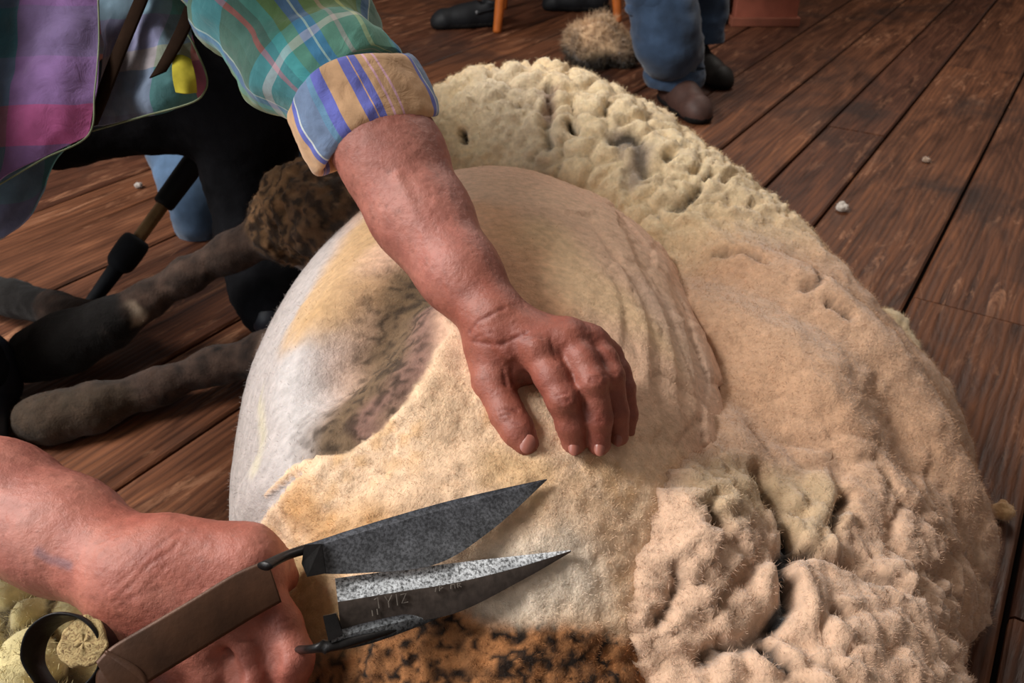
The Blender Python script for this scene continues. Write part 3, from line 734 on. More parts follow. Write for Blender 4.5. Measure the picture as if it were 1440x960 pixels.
def skin():
    parts = [left_arm(), right_arm(), torso()]
    Vs, Fs, Cs = [], [], []; off = 0
    for k, (V, F) in enumerate(parts):
        Nn = normals(V, F); pr = proj(V)
        n1 = fbm(V, 18, 3, 5+k); n2 = fbm(V, 60, 3, 6); n3 = fbm(V, 300, 2, 7)
        wv3 = worley(V*np.array([1, 1.5, 1]), 210, 3); D = .0007*n2+.00030*n3-.00028*(1-sst(wv3[1]-wv3[0], 0, .16))
        col = np.broadcast_to(lin((170, 108, 94)), V.shape).copy()
        a = sst(n1, -.3, .5)[:, None]; col = col*(1-.5*a)+lin((128, 68, 58))[None]*.5*a
        crease = []
        if k == 0:
            hand = 1-sst(segd(V, Pt(720, 480, .75), Pt(830, 560, .73)), .055, .11); hand = np.maximum(hand, 1-sst(segd(V, Pt(692, 500, .74), Pt(740, 622, .71)), .03, .06))
            col = col*(1-hand[:, None]*.8)+lin((132, 70, 54))[None]*hand[:, None]*.8
            crease = [([(655, 466), (668, 452), (690, 438), (715, 432)], .0013, 1), ([(660, 482), (680, 485), (710, 480), (740, 462)], .0013, 1), ([(663, 474), (690, 462)], .001, .7),
                      ([(722, 515), (727, 535)], .0016, 1), ([(713, 520), (716, 538)], .0014, .9), ([(697, 575), (713, 570), (728, 572)], .001, .9), ([(700, 582), (716, 578)], .001, .8), ([(704, 592), (718, 590), (732, 592)], .001, .6),
                      ([(780, 552), (800, 548)], .001, .9), ([(780, 560), (803, 557)], .001, .8), ([(784, 570), (806, 566)], .001, .6), ([(824, 530), (843, 526)], .001, .9), ([(826, 540), (845, 536)], .001, .7), ([(852, 522), (868, 520)], .001, .8),
                      ([(797, 600), (815, 598)], .0008, .6), ([(835, 596), (851, 594)], .0008, .6), ([(731, 478), (765, 470)], .0011, .7), ([(777, 470), (785, 500)], .0013, .7)]
        if k == 1:
            hand = 1-sst(segd(V, Pt(230, 800, .65), Pt(380, 900, .63)), .05, .12)
            col = col*(1-hand[:, None]*.45)+lin((164, 90, 72))[None]*hand[:, None]*.45
            crease = [([(256, 740), (232, 756), (205, 778), (176, 808), (146, 838)], .0009, .45), ([(266, 748), (240, 768), (214, 790), (186, 820), (152, 850)], .0009, .5), ([(243, 737), (218, 752), (190, 776), (164, 802), (140, 826)], .0007, .35), ([(274, 758), (248, 780), (224, 804), (200, 828)], .0007, .35), ([(160, 858), (182, 846), (205, 834), (228, 822)], .0009, .4), ([(230, 738), (205, 754), (182, 774)], .0006, .3),
                      ([(288, 820), (284, 835), (270, 848)], .0012, .55), ([(388, 872), (410, 868)], .001, .5), ([(386, 880), (412, 878)], .001, .4), ([(340, 900), (362, 900)], .001, .5), ([(372, 880), (378, 930), (376, 960)], .001, .4)]
        wob = .0012*fbm(V, 140, 2, 9)
        for pts, r, am in crease:
            pw = [q for q in (pickv(V, *p, 6, pr) for p in pts) if q is not None]
            if len(pw) < 2: continue
            d = polyd(V, pw)+wob
            D -= am*.0016*(1-sst(d, 0, r*2.2)); c = (1-sst(d, 0, r*2))*am*.55
            col = col*(1-c[:, None])+lin((110, 50, 42))[None]*c[:, None]
        mo = fbm(V, 42, 4, 33)[:, None]; col = col*(1+.28*mo*np.array([.6, 1.1, 1.1]))
        fr = sst(fbm(V, 240, 2, 31), .42, .6)*.4
        col = col*(1-fr[:, None])+lin((120, 70, 56))[None]*fr[:, None]
        if k == 1:
            q = [x for x in (pickv(V, *p, 10, pr) for p in ((46, 770), (60, 780), (88, 795))) if x is not None]
            if len(q) > 1: col = cblend(col, V, polyd(V, q)+wob, .001, .006, (110, 88, 98), .6)
        V = V+Nn*D[:, None]
        Vs.append(V); Fs.append(F+off); Cs.append(col); off += len(V)
    m, nt, b, p = attr_mat('weathered_skin', .50, .45, .0, .13, 90, .6, 420, .0010, sss=.06)
    v1 = noise(nt, 160, 3); bump(nt, b, v1.outputs[0], .25, .0015, p)
    mesh_obj('body', np.concatenate(Vs), np.concatenate(Fs), m, shearer, np.concatenate(Cs))
    return parts
PARTS = skin()
def nails():
    m = plain('fingernail', (150, 92, 78), .35, .5, 80, .1, .1)
    rng = np.random.default_rng(0)
    for (u, w, t, su, sw, rot) in ((742, 624, .7020, .0062, .0080, -.4), (807, 630, .7085, .0048, .0062, .05), (843, 631, .7090, .0046, .0060, 0), (869, 619, .7255, .0038, .0055, 0)):
        c = Pt(u, w, t); fwd = -ray(u, w+14); fwd /= np.linalg.norm(fwd)
        X = np.array([math.cos(rot), 0, 0])+np.array([0, SP, CP])*math.sin(rot); X /= np.linalg.norm(X); Y = np.cross(fwd, X); Y /= np.linalg.norm(Y)
        n = 15; g = np.linspace(-1, 1, n); A, B = np.meshgrid(g, g, indexing='ij'); A, B = A*np.sqrt(1-B*B/2), B*np.sqrt(1-A*A/2)
        h = .0030*(1-.8*A*A-.5*B*B)
        T = (c[None, None]+X*(A*su)[..., None]+Y*(B*sw)[..., None]+fwd*h[..., None]).reshape(-1, 3); Bt = T-fwd*.0016
        i, j = np.meshgrid(np.arange(n-1), np.arange(n-1), indexing='ij'); q = np.stack([i*n+j, (i+1)*n+j, (i+1)*n+j+1, i*n+j+1], 2).reshape(-1, 4)
        mesh_obj('fingernail', np.concatenate([T, Bt]), [q, q[:, ::-1]+n*n], m, shearer)
nails()

# ---- clothes
GRN = (118, 140, 88); AQ = (96, 158, 160); BL = (70, 112, 190); PK = (206, 92, 128); YL = (214, 214, 110); WH = (214, 226, 226); TN = (214, 172, 132); PU = (140, 110, 150); LV = (150, 150, 190); DB = (52, 98, 122)
m_sleeve = plaid('checked_sleeve_cloth', [(0, (58, 116, 134)), (.05, (196, 60, 110)), (.08, (64, 124, 140)), (.16, (52, 108, 126)), (.30, WH), (.312, (60, 104, 196)), (.37, (96, 158, 160)), (.41, (112, 138, 84)), (.54, (206, 206, 120)), (.57, (104, 132, 84)), (.66, (190, 150, 130)), (.68, (112, 138, 84)), (.76, (60, 104, 196)), (.80, WH), (.81, (60, 104, 196)), (.86, (104, 140, 90)), (.93, (70, 170, 176))],
                 [(0, (104, 132, 84)), (.20, (96, 176, 176)), (.25, WH), (.27, (96, 176, 176)), (.38, (70, 130, 140)), (.46, (214, 150, 150)), (.50, (112, 138, 84)), (.66, (60, 104, 196)), (.70, (112, 138, 84)), (.86, (96, 176, 176))], .42, .30, .5)
m_cuff = plaid('turned_up_cuff_cloth', [(0, (104, 138, 178)), (.17, WH), (.185, (84, 108, 206)), (.235, TN), (.50, (236, 186, 206)), (.515, TN), (.56, (236, 186, 206)), (.575, TN), (.62, (96, 112, 206)), (.665, (226, 180, 140)), (.675, (96, 112, 206)), (.735, TN), (.87, (92, 110, 206)), (.95, (90, 150, 190))],
               [(0, TN), (.66, (224, 190, 150)), (.72, (150, 220, 60)), (.90, TN)], .33, .5, .095)
m_front = plaid('checked_shirt_cloth', [(0, (78, 84, 112)), (.10, (52, 110, 124)), (.22, (140, 100, 156)), (.40, (74, 60, 90)), (.50, (206, 44, 92)), (.62, (112, 78, 122)), (.74, (66, 84, 104)), (.78, (120, 130, 150)), (.80, (66, 84, 104)), (.92, (128, 64, 104))],
                [(0, (96, 74, 116)), (.20, (52, 84, 98)), (.38, (110, 92, 134)), (.55, (186, 44, 84)), (.68, (90, 70, 104)), (.88, (44, 70, 84))], .62, .34, .45)
m_inner = plaid('shirt_front_cloth', [(0, (116, 122, 150)), (.25, (64, 110, 112)), (.36, (170, 62, 104)), (.42, (112, 104, 132)), (.62, (70, 96, 100)), (.66, (66, 88, 84)), (.80, (84, 50, 84))],
                [(0, (96, 150, 150)), (.28, (118, 110, 140)), (.42, (170, 150, 116)), (.50, (60, 92, 94)), (.66, (36, 56, 64)), (.80, (150, 56, 100)), (.88, (44, 50, 64))], .45, .30, .4)
m_trim = plain('seam_thread', (112, 120, 96), .9, .1)
m_black = plain('black_trouser_cloth', (15, 15, 18), .92, .12, 40, .3, .5, 60, .004)
m_leather = plain('dark_leather', (30, 19, 12), .95, .05)

def sleeve():
    path = [Pt(330, -150, 1.03), Pt(372, -40, .94), Pt(415, 40, .880), Pt(462, 100, .848), Pt(498, 142, .835)]
    V, F, U = loft(path, [(.108, .100), (.097, .088), (.082, .078), (.069, .068), (.060, .059)], 150, 160, (1, .1, -.3), True)
    c = np.mean(path, 0)
    f = V-catmull(path, 150).repeat(160, 0)[:len(V)-2].mean(0) if False else None
    # loose diagonal wrinkles
    T = np.array(path[-1])-np.array(path[0]); T /= np.linalg.norm(T)
    A = np.concatenate([np.tile(np.linspace(0, 2*np.pi, 161)[:-1], 150), [0, 0]])
    s = U[:, 1]
    d = .006*np.sin(s*60+A*2+2.5*fbm(V, 7, 2, 3))+.006*fbm(V, 16, 3, 4)+.0025*fbm(V, 50, 2, 5)
    C = catmull(path, 150); Cc = np.concatenate([np.repeat(C, 160, 0), C[:1], C[-1:]])
    R = V-Cc; Rn = R/np.maximum(np.linalg.norm(R, axis=1), 1e-6)[:, None]
    V = V+Rn*d[:, None]
    o = mesh_obj('sleeve', V, F, m_sleeve, shearer, uv=U*np.array([1, 1.0]))
    o['label'] = 'green and blue checked shirt sleeve'
    # raised seam along the sleeve
    top = [Pt(470, -20, .93-.09), Pt(500, 20, .905-.085), Pt(525, 60, .885-.073), Pt(548, 95, .875-.066)]
    # rolled cuff: a thick doubled band
    ax0 = Pt(492, 124, .832); ax1 = Pt(520, 178, .836); axd = (ax1-ax0)/np.linalg.norm(ax1-ax0)
    side = Pt(600, 128, .83)-Pt(404, 182, .83); side -= axd*(side@axd); side /= np.linalg.norm(side)
    B = np.cross(axd, side); m = 160; A = np.linspace(0, 2*np.pi, m+1)[:-1]
    prof = [(-.006, .0625), (-.010, .068), (-.004, .0735), (.010, .0755), (.026, .0762), (.042, .0755), (.052, .0735), (.056, .069), (.052, .0645), (.040, .062), (.02, .0605)]
    prof = catmull(np.array(prof)*np.array([1, .945]), 60)
    V = []; U = []; Ls = np.concatenate([[0], np.cumsum(np.linalg.norm(np.diff(prof, axis=0), axis=1))])
    for i, (h, r) in enumerate(prof):
        c = ax0+axd*(h+.002)
        V.append(c[None]+side[None]*(np.cos(A)*r*.985)[:, None]+B[None]*(np.sin(A)*r*.90)[:, None]+axd[None]*(.004*np.sin(A*2+1)+.003*np.sin(A*3))[:, None])
        U.append(np.stack([A/(2*np.pi), np.full(m, Ls[i])], 1))
    V = np.concatenate(V); U = np.concatenate(U); n = len(prof)
    R = V-ax0; R -= np.outer(R@axd, axd); R /= np.linalg.norm(R, axis=1)[:, None]
    V = V+R*(.0035*fbm(V, 22, 3, 8)+.0018*fbm(V, 60, 2, 9))[:, None]
    i, j = np.meshgrid(np.arange(n-1), np.arange(m), indexing='ij'); F = np.stack([i*m+j, i*m+(j+1) % m, (i+1)*m+(j+1) % m, (i+1)*m+j], 2).reshape(-1, 4)
    o = mesh_obj('rolled_cuff', V, F, m_cuff, shearer, uv=U); o['label'] = 'rolled-up tan, blue and lime cuff'
sleeve()
def shirt():
    Pt = lambda a, b_, t: CAM+ray(a, b_)*(t-.03)
    # back and shoulders of the shirt, a closed trunk over the torso
    V, F, U = loft([(-.53, 1.10, .74), (-.54, 1.17, .70), (-.60, 1.29, .62), (-.66, 1.42, .53), (-.68, 1.48, .49)], [(.13, .06), (.19, .105), (.19, .125), (.175, .12), (.17, .12)], 60, 80, (1, 0, 0))
    R = fbm(V, 9, 3, 3)*.010; V = V+normals(V, F[0])*R[:, None]
    mesh_obj('shirt', V, F, m_front, shearer, uv=U*np.array([1.2, 1]))
    V, F, U = loft([(-.70, 1.02, .69), (-.69, .92, .60), (-.67, .80, .51), (-.62, .68, .42)], [(.10, .10), (.09, .09), (.078, .078), (.07, .07)], 50, 60, (1, 0, 0)); V = V+normals(V, F[0])*(fbm(V, 14, 3, 4)*.008)[:, None]
    mesh_obj('sleeve', V, F, m_sleeve, shearer, uv=U)
    # hanging front flap on the left
    g = [[Pt(-60, -60, 1.0), Pt(20, -60, .99), Pt(80, -60, .985), Pt(138, -60, 1.0)],
         [Pt(-60, 60, .99), Pt(20, 60, .975), Pt(85, 60, .965), Pt(140, 60, .98)],
         [Pt(-60, 190, .985), Pt(15, 180, .96), Pt(80, 160, .95), Pt(134, 130, .965)],
         [Pt(-60, 330, .98), Pt(-5, 262, .96), Pt(55, 225, .955), Pt(124, 190, .965)]]
    V, F, U = patch(g, 120, 120, .0022, .014, 13, 1); o = mesh_obj('shirt_front', V, F, m_front, shearer, uv=U+np.array([.05, 0])); o['label'] = 'purple, teal and red checked shirt front hanging open'
    # inside of the hem behind it
    g = [[Pt(-60, 200, 1.03), Pt(10, 200, 1.03), Pt(70, 195, 1.03), Pt(118, 185, 1.03)],
         [Pt(-60, 270, 1.02), Pt(5, 258, 1.02), Pt(50, 240, 1.02), Pt(76, 232, 1.02)],
         [Pt(-60, 330, 1.01), Pt(5, 300, 1.01), Pt(45, 280, 1.01), Pt(62, 268, 1.01)],
         [Pt(-60, 380, 1.0), Pt(2, 336, 1.0), Pt(30, 318, 1.0), Pt(45, 300, 1.0)]]
    V, F, U = patch(g, 50, 50, .0022, .005, 20, 2); mesh_obj('shirt_hem', V, F, m_inner, shearer, uv=U)
    # second front panel
    g = [[Pt(140, -60, 1.05), Pt(185, -60, 1.03), Pt(235, -60, 1.03), Pt(285, -60, 1.06)],
         [Pt(142, 20, 1.05), Pt(180, 20, 1.02), Pt(225, 20, 1.015), Pt(268, 20, 1.05)],
         [Pt(138, 90, 1.05), Pt(180, 90, 1.015), Pt(235, 85, 1.00), Pt(272, 62, 1.03)],
         [Pt(132, 140, 1.05), Pt(180, 140, 1.01), Pt(240, 125, 1.00), Pt(291, 112, 1.03)],
         [Pt(128, 182, 1.05), Pt(180, 168, 1.02), Pt(240, 156, 1.01), Pt(284, 136, 1.03)]]
    V, F, U = patch(g, 120, 120, .0022, .013, 22, 3); o = mesh_obj('shirt_front', V, F, m_inner, shearer, uv=U); o['label'] = 'crumpled shirt front with a yellow check at its corner'
    # yellow check and hem piping of that corner
    g = [[Pt(244, 80, .985), Pt(256, 78, .985), Pt(268, 84, .99)], [Pt(243, 108, .98), Pt(258, 108, .98), Pt(275, 108, .985)], [Pt(247, 130, .982), Pt(262, 132, .982), Pt(276, 130, .99)]]
    V, F, U = patch(g, 24, 24, .002, .002, 40, 5); mesh_obj('yellow_check', V, F, plain('yellow_cloth', (158, 146, 48), .9, .1), shearer)
    for pts, r in (([Pt(268, 20, 1.02), Pt(262, 42, 1.0), Pt(272, 62, 1.0), Pt(290, 105, 1.0), Pt(288, 128, 1.0), Pt(268, 145, 1.0), Pt(200, 164, 1.0), Pt(130, 184, 1.02)], .0011), ([Pt(138, 0, .968), Pt(139, 60, .968), Pt(133, 130, .955), Pt(124, 190, .955), Pt(60, 224, .945), Pt(-5, 262, .95)], .0009)):
        V, F, U = loft(pts, [(r, r)]*len(pts), 60, 8); mesh_obj('hem_piping', V, F, m_trim, shearer)
    # dark braces strap over the opening
    for pts in ([(215, -40, 1.0), (190, 20, .995), (165, 80, .99), (140, 145, .99), (126, 180, 1.0)], [(288, -40, .99), (262, 30, .985), (240, 75, .98), (222, 105, .985)]):
        V, F = sweep_rect([(Pt(*p), np.array([.0105, 0, .004])) for p in pts], 40, .004); mesh_obj('braces_strap', V, F, m_leather, shearer)
shirt()
def trousers():
    v = Vol((-1.04, .86, .0), (-.28, 1.72, .60), .007)
    k1 = Pt(352, 158, 1.40)
    v.chain([(np.array([-.70, 1.50, .40]), .125), (np.array([-.58, 1.42, .42]), .11), (k1, .085)], .04)
    v.chain([(k1, .082), (Pt(350, 240, 1.46), .072), (Pt(362, 330, 1.50), .064), (Pt(376, 395, 1.50), .062), (Pt(380, 432, 1.475), .054)], .03)
    v.cap(Pt(250, 165, 1.42), Pt(80, 185, 1.40), .052, .06, .05)
    v.chain([(np.array([-.72, 1.50, .42]), .125), (np.array([-.86, 1.30, .40]), .10), (np.array([-.93, 1.06, .40]), .085)], .04)
    v.chain([(np.array([-.93, 1.06, .40]), .085), (np.array([-.86, 1.03, .25]), .065), (np.array([-.80, 1.02, .09]), .058)], .03)
    v.above(.003)
    V, F = v.mesh(); V = relax(V, F, 1); V = V+normals(V, F)*(.006*fbm(V, 14, 3, 2)+.003*fbm(V, 40, 2, 3))[:, None]
    mesh_obj('trousers', V, F, m_black, shearer)
    for c, d in ((Pz(384, 420, .05), np.array([.01, -.045, 0])), (np.array([-.80, 1.02, .05]), np.array([.06, -.11, 0]))):
        v = Vol(c-np.array([.12, .2, .06]), c+np.array([.16, .16, .12]), .005)
        v.cap(c+np.array([0, .03, .03]), c+np.array([0, .03, -.01]), .052, .05, .02); v.cap(c*np.array([1, 1, 0])+np.array([0, .02, .042]), c*np.array([1, 1, 0])+d+np.array([0, 0, .040]), .040, .038, .03); v.above(.002)
        V, F = v.mesh(); V = relax(V, F, 1); b = mesh_obj('boot', V, F, plain('black_boot_leather', (22, 24, 32), .5, .35), shearer)
trousers()
def hair():
    v = Vol((-.62, .66, .80), (-.30, .98, 1.06), .006); v.ell((-.46, .84, .905), (.086, .10, .112), .02); v.ell((-.456, .70, .85), (.07, .07, .085), .02, '-')
    V, F = v.mesh(); V = V+normals(V, F)*(.004*fbm(V, 60, 3, 1))[:, None]; mesh_obj('hair', V, F, plain('grey_hair', (96, 88, 80), .8, .2), shearer)
hair()

# ================================================================== SHEARS
shears = empty('sheep_shears', Pt(150, 930, .60), 'old pitted steel hand shears with a spring bow, held low over the belly wool', 'shears')
_pr = proj(SV)
def surf_t(a, b_):
    d2 = (_pr[0]-a)**2+(_pr[1]-b_)**2; c = np.where(d2 < 49)[0]; return _pr[2][c].min()
_px = [(x, y) for x, y in ((500, 760), (560, 740), (620, 725), (680, 705), (720, 690), (520, 800), (560, 840), (620, 840), (680, 820), (740, 795), (500, 890), (560, 875), (640, 855))]
_A = (769, 674, surf_t(769, 674)-.004); _B = (803, 774, surf_t(803, 774)-.004)
for _ht in np.arange(.70, .56, -.004):
    _C = (440, 800, _ht)
    _M = np.linalg.solve(np.array([[q[0], q[1], 1.] for q in (_A, _B, _C)]), np.array([1/q[2] for q in (_A, _B, _C)]))
    if all(1/(_M@np.array([x, y, 1.])) < surf_t(x, y)-.003 for x, y in _px) and _ht < .665: break

def S(u, v, lift=0.0): return Pt(u, v, 1/(_M@np.array([u, v, 1.]))-lift)
def blades():
    m, nt, b = mat('pitted_steel', .45, .5, 0, .35)
    a = N(nt, 'ShaderNodeAttribute', attribute_name='Col')
    n = noise(nt, 420, 3, rough=.7); n2 = noise(nt, 60, 3)
    sp = ramp(nt, n.outputs[0], [(.38, (.16,)*3), (.47, (.7,)*3), (.60, (1.3,)*3)])
    c = mix(nt, 1, a.outputs[0], sp.outputs[0], 'MULTIPLY'); g = ramp(nt, n2.outputs[0], [(.3, (.6,)*3), (.7, (1.25,)*3)]); c = mix(nt, 1, c, g.outputs[0], 'MULTIPLY')
    nt.links.new(c, b.inputs['Base Color']); bump(nt, b, n.outputs[0], .5, .0006)
    m2, nt, b = mat('dark_patina_steel', .5, .4, 0, .45)
    a = N(nt, 'ShaderNodeAttribute', attribute_name='Col'); n = noise(nt, 130, 4); g = ramp(nt, n.outputs[0], [(.3, (.6,)*3), (.7, (1.3,)*3)]); c = mix(nt, 1, a.outputs[0], g.outputs[0], 'MULTIPLY')
    nt.links.new(c, b.inputs['Base Color']); bump(nt, b, n.outputs[0], .4, .001)
    fw = -ray(600, 760); fw /= np.linalg.norm(fw)
    def blade(name, edges, lifts, cols, label, n=60, mt=m, parent=shears):
        """edges: list of pixel polylines heel->tip across the blade, with the lift of each towards the eye"""
        rows = []
        for e, l in zip(edges, lifts):
            q = catmull(np.array([list(p) for p in e], float), n); rows.append(np.array([S(x, y, l*(1-.75*i/(n-1))) for i, (x, y) in enumerate(q)]))
        top = np.stack(rows, 1); k = top.shape[1]
        bot = top-fw*.0028
        V = np.concatenate([top.reshape(-1, 3), bot.reshape(-1, 3)]); o = n*k
        i, j = np.meshgrid(np.arange(n-1), np.arange(k-1), indexing='ij'); q = np.stack([i*k+j, i*k+j+1, (i+1)*k+j+1, (i+1)*k+j], 2).reshape(-1, 4)
        ii = np.arange(n-1); s1 = np.stack([ii*k, (ii+1)*k, (ii+1)*k+o, ii*k+o], 1); s2 = np.stack([ii*k+k-1, ii*k+k-1+o, (ii+1)*k+k-1+o, (ii+1)*k+k-1], 1)
        jj = np.arange(k-1); s3 = np.stack([jj, jj+o, jj+1+o, jj+1], 1); s4 = s3[:, ::-1]+(n-1)*k
        C = np.tile(np.array([lin(c) for c in cols]), (n, 1)); C = np.concatenate([C, C])
        x = mesh_obj(name, V, [q, q[:, ::-1]+o, s1, s2, s3, s4], mt, parent, C, smooth=False); x['label'] = label; return x
    # upper blade, in front
    mu = m.copy(); mu.name = 'grey_pitted_steel'
    for e, c_ in zip([x for x in mu.node_tree.nodes if x.bl_idname == 'ShaderNodeValToRGB'][0].color_ramp.elements, (.5, .78, 1.35)): e.color = (c_, c_, c_, 1)
    up = blade('blade', [[(428, 766), (520, 736), (620, 707), (700, 688), (769, 673)], [(430, 772), (520, 745), (620, 717), (700, 695), (769, 674)], [(440, 806), (500, 806), (610, 794), (690, 746), (769, 675)]],
          [.016, .019, .015], [(62, 66, 74), (92, 94, 100), (104, 106, 110)], 'upper pitted grey blade', mt=mu)
    lo = blade('blade', [[(471, 813), (560, 801), (650, 790), (730, 781), (803, 773)], [(475, 846), (560, 832), (640, 819), (730, 797), (803, 774)]],
          [.006, .011], [(232, 236, 240), (200, 204, 208)], 'lower blade with a bright ground edge')
    fac = blade('blade_face', [[(475, 846), (560, 832), (640, 819), (730, 797), (803, 774)], [(480, 893), (550, 878), (640, 862), (735, 815), (803, 776)]], [.0112, .0065], [(84, 74, 68), (58, 50, 46)], 'dark brown blade face with stamped marks', mt=m2, parent=lo)
    bar = blade('back_rib', [[(462, 890), (520, 874), (575, 862), (592, 862)], [(466, 898), (520, 884), (580, 870), (594, 866)], [(466, 916), (520, 905), (590, 880), (640, 858)]], [.011, .013, .008], [(60, 60, 64), (120, 124, 128), (36, 36, 38)], 'worn rib along the back of the blade', mt=m, parent=lo)
    # stamped maker's marks, worn to a few strokes
    st = [[(526, 843), (531, 840), (533, 855)], [(541, 838), (546, 846), (551, 836)], [(546, 846), (547, 854)], [(557, 835), (559, 851)], [(563, 836), (571, 834), (565, 848), (574, 846)],
          [(523, 858), (524, 866)], [(530, 856), (531, 864)], [(612, 832), (613, 826)], [(618, 831), (618, 824), (623, 826), (619, 828)], [(634, 828), (634, 822), (639, 821), (640, 827)], [(644, 826), (643, 820), (648, 820), (645, 823), (649, 825)]]
    mst = plain('worn_stamp', (128, 120, 112), .5, .4, metal=.5)
    def fl(x, y): return .0132-.004*max(min((y-(846-(x-475)*.165))/46., 1), 0)-.75*.0105*(x-475)/328.0
    for s in st:
        row = []
        if len(s) < 2: continue
        wn = []
        for a_, p in enumerate(s):
            q0 = np.array(s[max(a_-1, 0)], float); q1 = np.array(s[min(a_+1, len(s)-1)], float); d = (q1-q0)/np.linalg.norm(q1-q0); wn.append((-d[1]*.65, d[0]*.65))
        V = []
        for p, w_ in zip(s, wn):
            a0 = S(p[0]-w_[0], p[1]-w_[1], fl(*p)); b0 = S(p[0]+w_[0], p[1]+w_[1], fl(*p)); V += [a0, b0, b0-fw*.0012, a0-fw*.0012]
        F = [(4*i+k, 4*i+(k+1) % 4, 4*i+4+(k+1) % 4, 4*i+4+k) for i in range(len(s)-1) for k in range(4)]+[(3, 2, 1, 0), (4*len(s)-4, 4*len(s)-3, 4*len(s)-2, 4*len(s)-1)]
        mesh_obj('stamped_mark', np.array(V), [np.array(F)], mst, lo, smooth=False)
    mb = plain('black_iron', (26, 24, 24), .45, .5, 90, .4, .3, metal=.5)
    ms = plain('rusty_spring_steel', (72, 46, 30), .5, .4, 35, .35, .25, metal=.35)
    # shoulders (the stepped stops behind the blades)
    V, F = prism([S(428, 766, .020), S(452, 764, .021), S(458, 806, .018), S(432, 811, .018), S(424, 792, .018)], -fw, .007); mesh_obj('stop_block', V, F, mb, up, smooth=False)
    V, F = prism([S(454, 866, .016), S(472, 862, .016), S(482, 892, .014), S(462, 902, .014)], -fw, .008); mesh_obj('stop_block', V, F, mb, lo, smooth=False)
    # tangs
    V, F, U = loft([S(470, 762, .012), S(430, 772, .014), S(400, 782, .022), S(372, 796, .036)], [(.0035, .0025), (.0048, .0032), (.0042, .003), (.006, .003)], 30, 12); mesh_obj('tang', V, F, mb, shears)
    V, F, U = loft([S(560, 884, .004), S(480, 904, .008), S(440, 912, .0), Pt(410, 914, .650), Pt(350, 925, .668)], [(.002, .002), (.0052, .0035), (.0048, .003), (.005, .003), (.006, .003)], 40, 12); mesh_obj('tang', V, F, mb, shears)
    # the two flat handle straps joined by the looped spring bow
    def hw(a, b, s=.5): return (np.array(b)-np.array(a))*s
    vz = ray(110, 920)/np.linalg.norm(ray(110, 920))
    up1 = [((376, 786), (396, 846), .622), ((330, 806), (350, 872), .616), ((270, 842), (292, 908), .606), ((205, 880), (240, 940), .596), ((158, 908), (205, 962), .588), ((135, 930), (172, 990), .584)]
    nodes = [((Pt(*a, t)+Pt(*b, t))/2, (Pt(*b, t)-Pt(*a, t))/2) for a, b, t in up1]
    V, F = sweep_rect(nodes, 70, .0022); o = mesh_obj('handle_strap', V, F, ms, shears); o['label'] = 'flat brown spring-steel handle strap'
    def ring(cx, cy, r, t, a0, a1, n=70):
        out = []
        for a in np.linspace(a0, a1, 9):
            c = Pt(cx, cy, t)+r*(np.array([1, 0, 0])*math.cos(a)+np.array([0, SP, CP])*math.sin(a)); w = vz*.011+np.array([.0075, 0, -.002])
            out.append((c, w))
        return out
    rg = ring(101, 920, .0275, .600, -1.9, math.pi*1.28-.0)
    V, F = sweep_rect(rg, 90, .0024); o = mesh_obj('spring_bow', V, F, mb, shears); o['label'] = 'black looped spring bow'
    # dark web of the bow that folds down in front
    V, F = sweep_rect([(Pt(150, 922, .588), np.array([.001, .0, .006])), (Pt(168, 945, .588), np.array([.016, 0, .001])), (Pt(172, 985, .59), np.array([.0185, 0, 0])), (Pt(160, 1030, .60), np.array([.018, 0, 0]))], 30, .0024)
    mesh_obj('bow_fold', V, F, ms, shears)
    nd = [(Pt(110, 975, .60), vz*.0125), (Pt(180, 1010, .62), vz*.012), (Pt(270, 985, .648), np.array([.004, .004, -.011])), (Pt(350, 930, .668), np.array([.006, .004, -.010]))]
    V, F = sweep_rect(nd, 50, .0024); mesh_obj('handle_strap', V, F, ms, shears)
    # wooden plug wedged in the bow
    ax = vz; c0 = Pt(117, 903, .589); e1 = np.array([1, 0, 0]); e2 = np.cross(ax, e1); e2 /= np.linalg.norm(e2)
    n = 48; A = np.linspace(0, 2*np.pi, n+1)[:-1]; rr = .0172*(1+.05*np.sin(3*A)+.03*np.sin(7*A+1)+.02*np.sin(11*A))
    rings = []
    for d, s in ((0, .0), (-.0004, .3), (.0006, .6), (0, .88), (.001, .97), (.004, 1.0), (.03, .98), (.034, .9), (.034, 0)):
        rings.append(c0[None]+ax[None]*d+e1[None]*(np.cos(A)*rr*s)[:, None]+e2[None]*(np.sin(A)*rr*s)[:, None]+ax[None]*(.0012*np.sin(A*5+s*9)*(0 < s < .95))[:, None])
    V = np.concatenate(rings); k = len(rings); i, j = np.meshgrid(np.arange(k-1), np.arange(n), indexing='ij'); F = np.stack([i*n+j, i*n+(j+1) % n, (i+1)*n+(j+1) % n, (i+1)*n+j], 2).reshape(-1, 4)
    mw, nt, b = mat('sawn_plug_wood', .85, .2); x = noise(nt, 180, 5, dist=2.5, rough=.7); c = ramp(nt, x.outputs[0], [(.32, L((70, 48, 34))), (.44, L((150, 124, 86))), (.56, L((196, 172, 122))), (.7, L((150, 132, 112)))]); nt.links.new(c.outputs[0], b.inputs['Base Color']); bump(nt, b, x.outputs[0], .9, .002)
    o = mesh_obj('wooden_plug', V, F, mw, shears); o['label'] = 'round pale cork-like plug wedged in the bow'
blades()

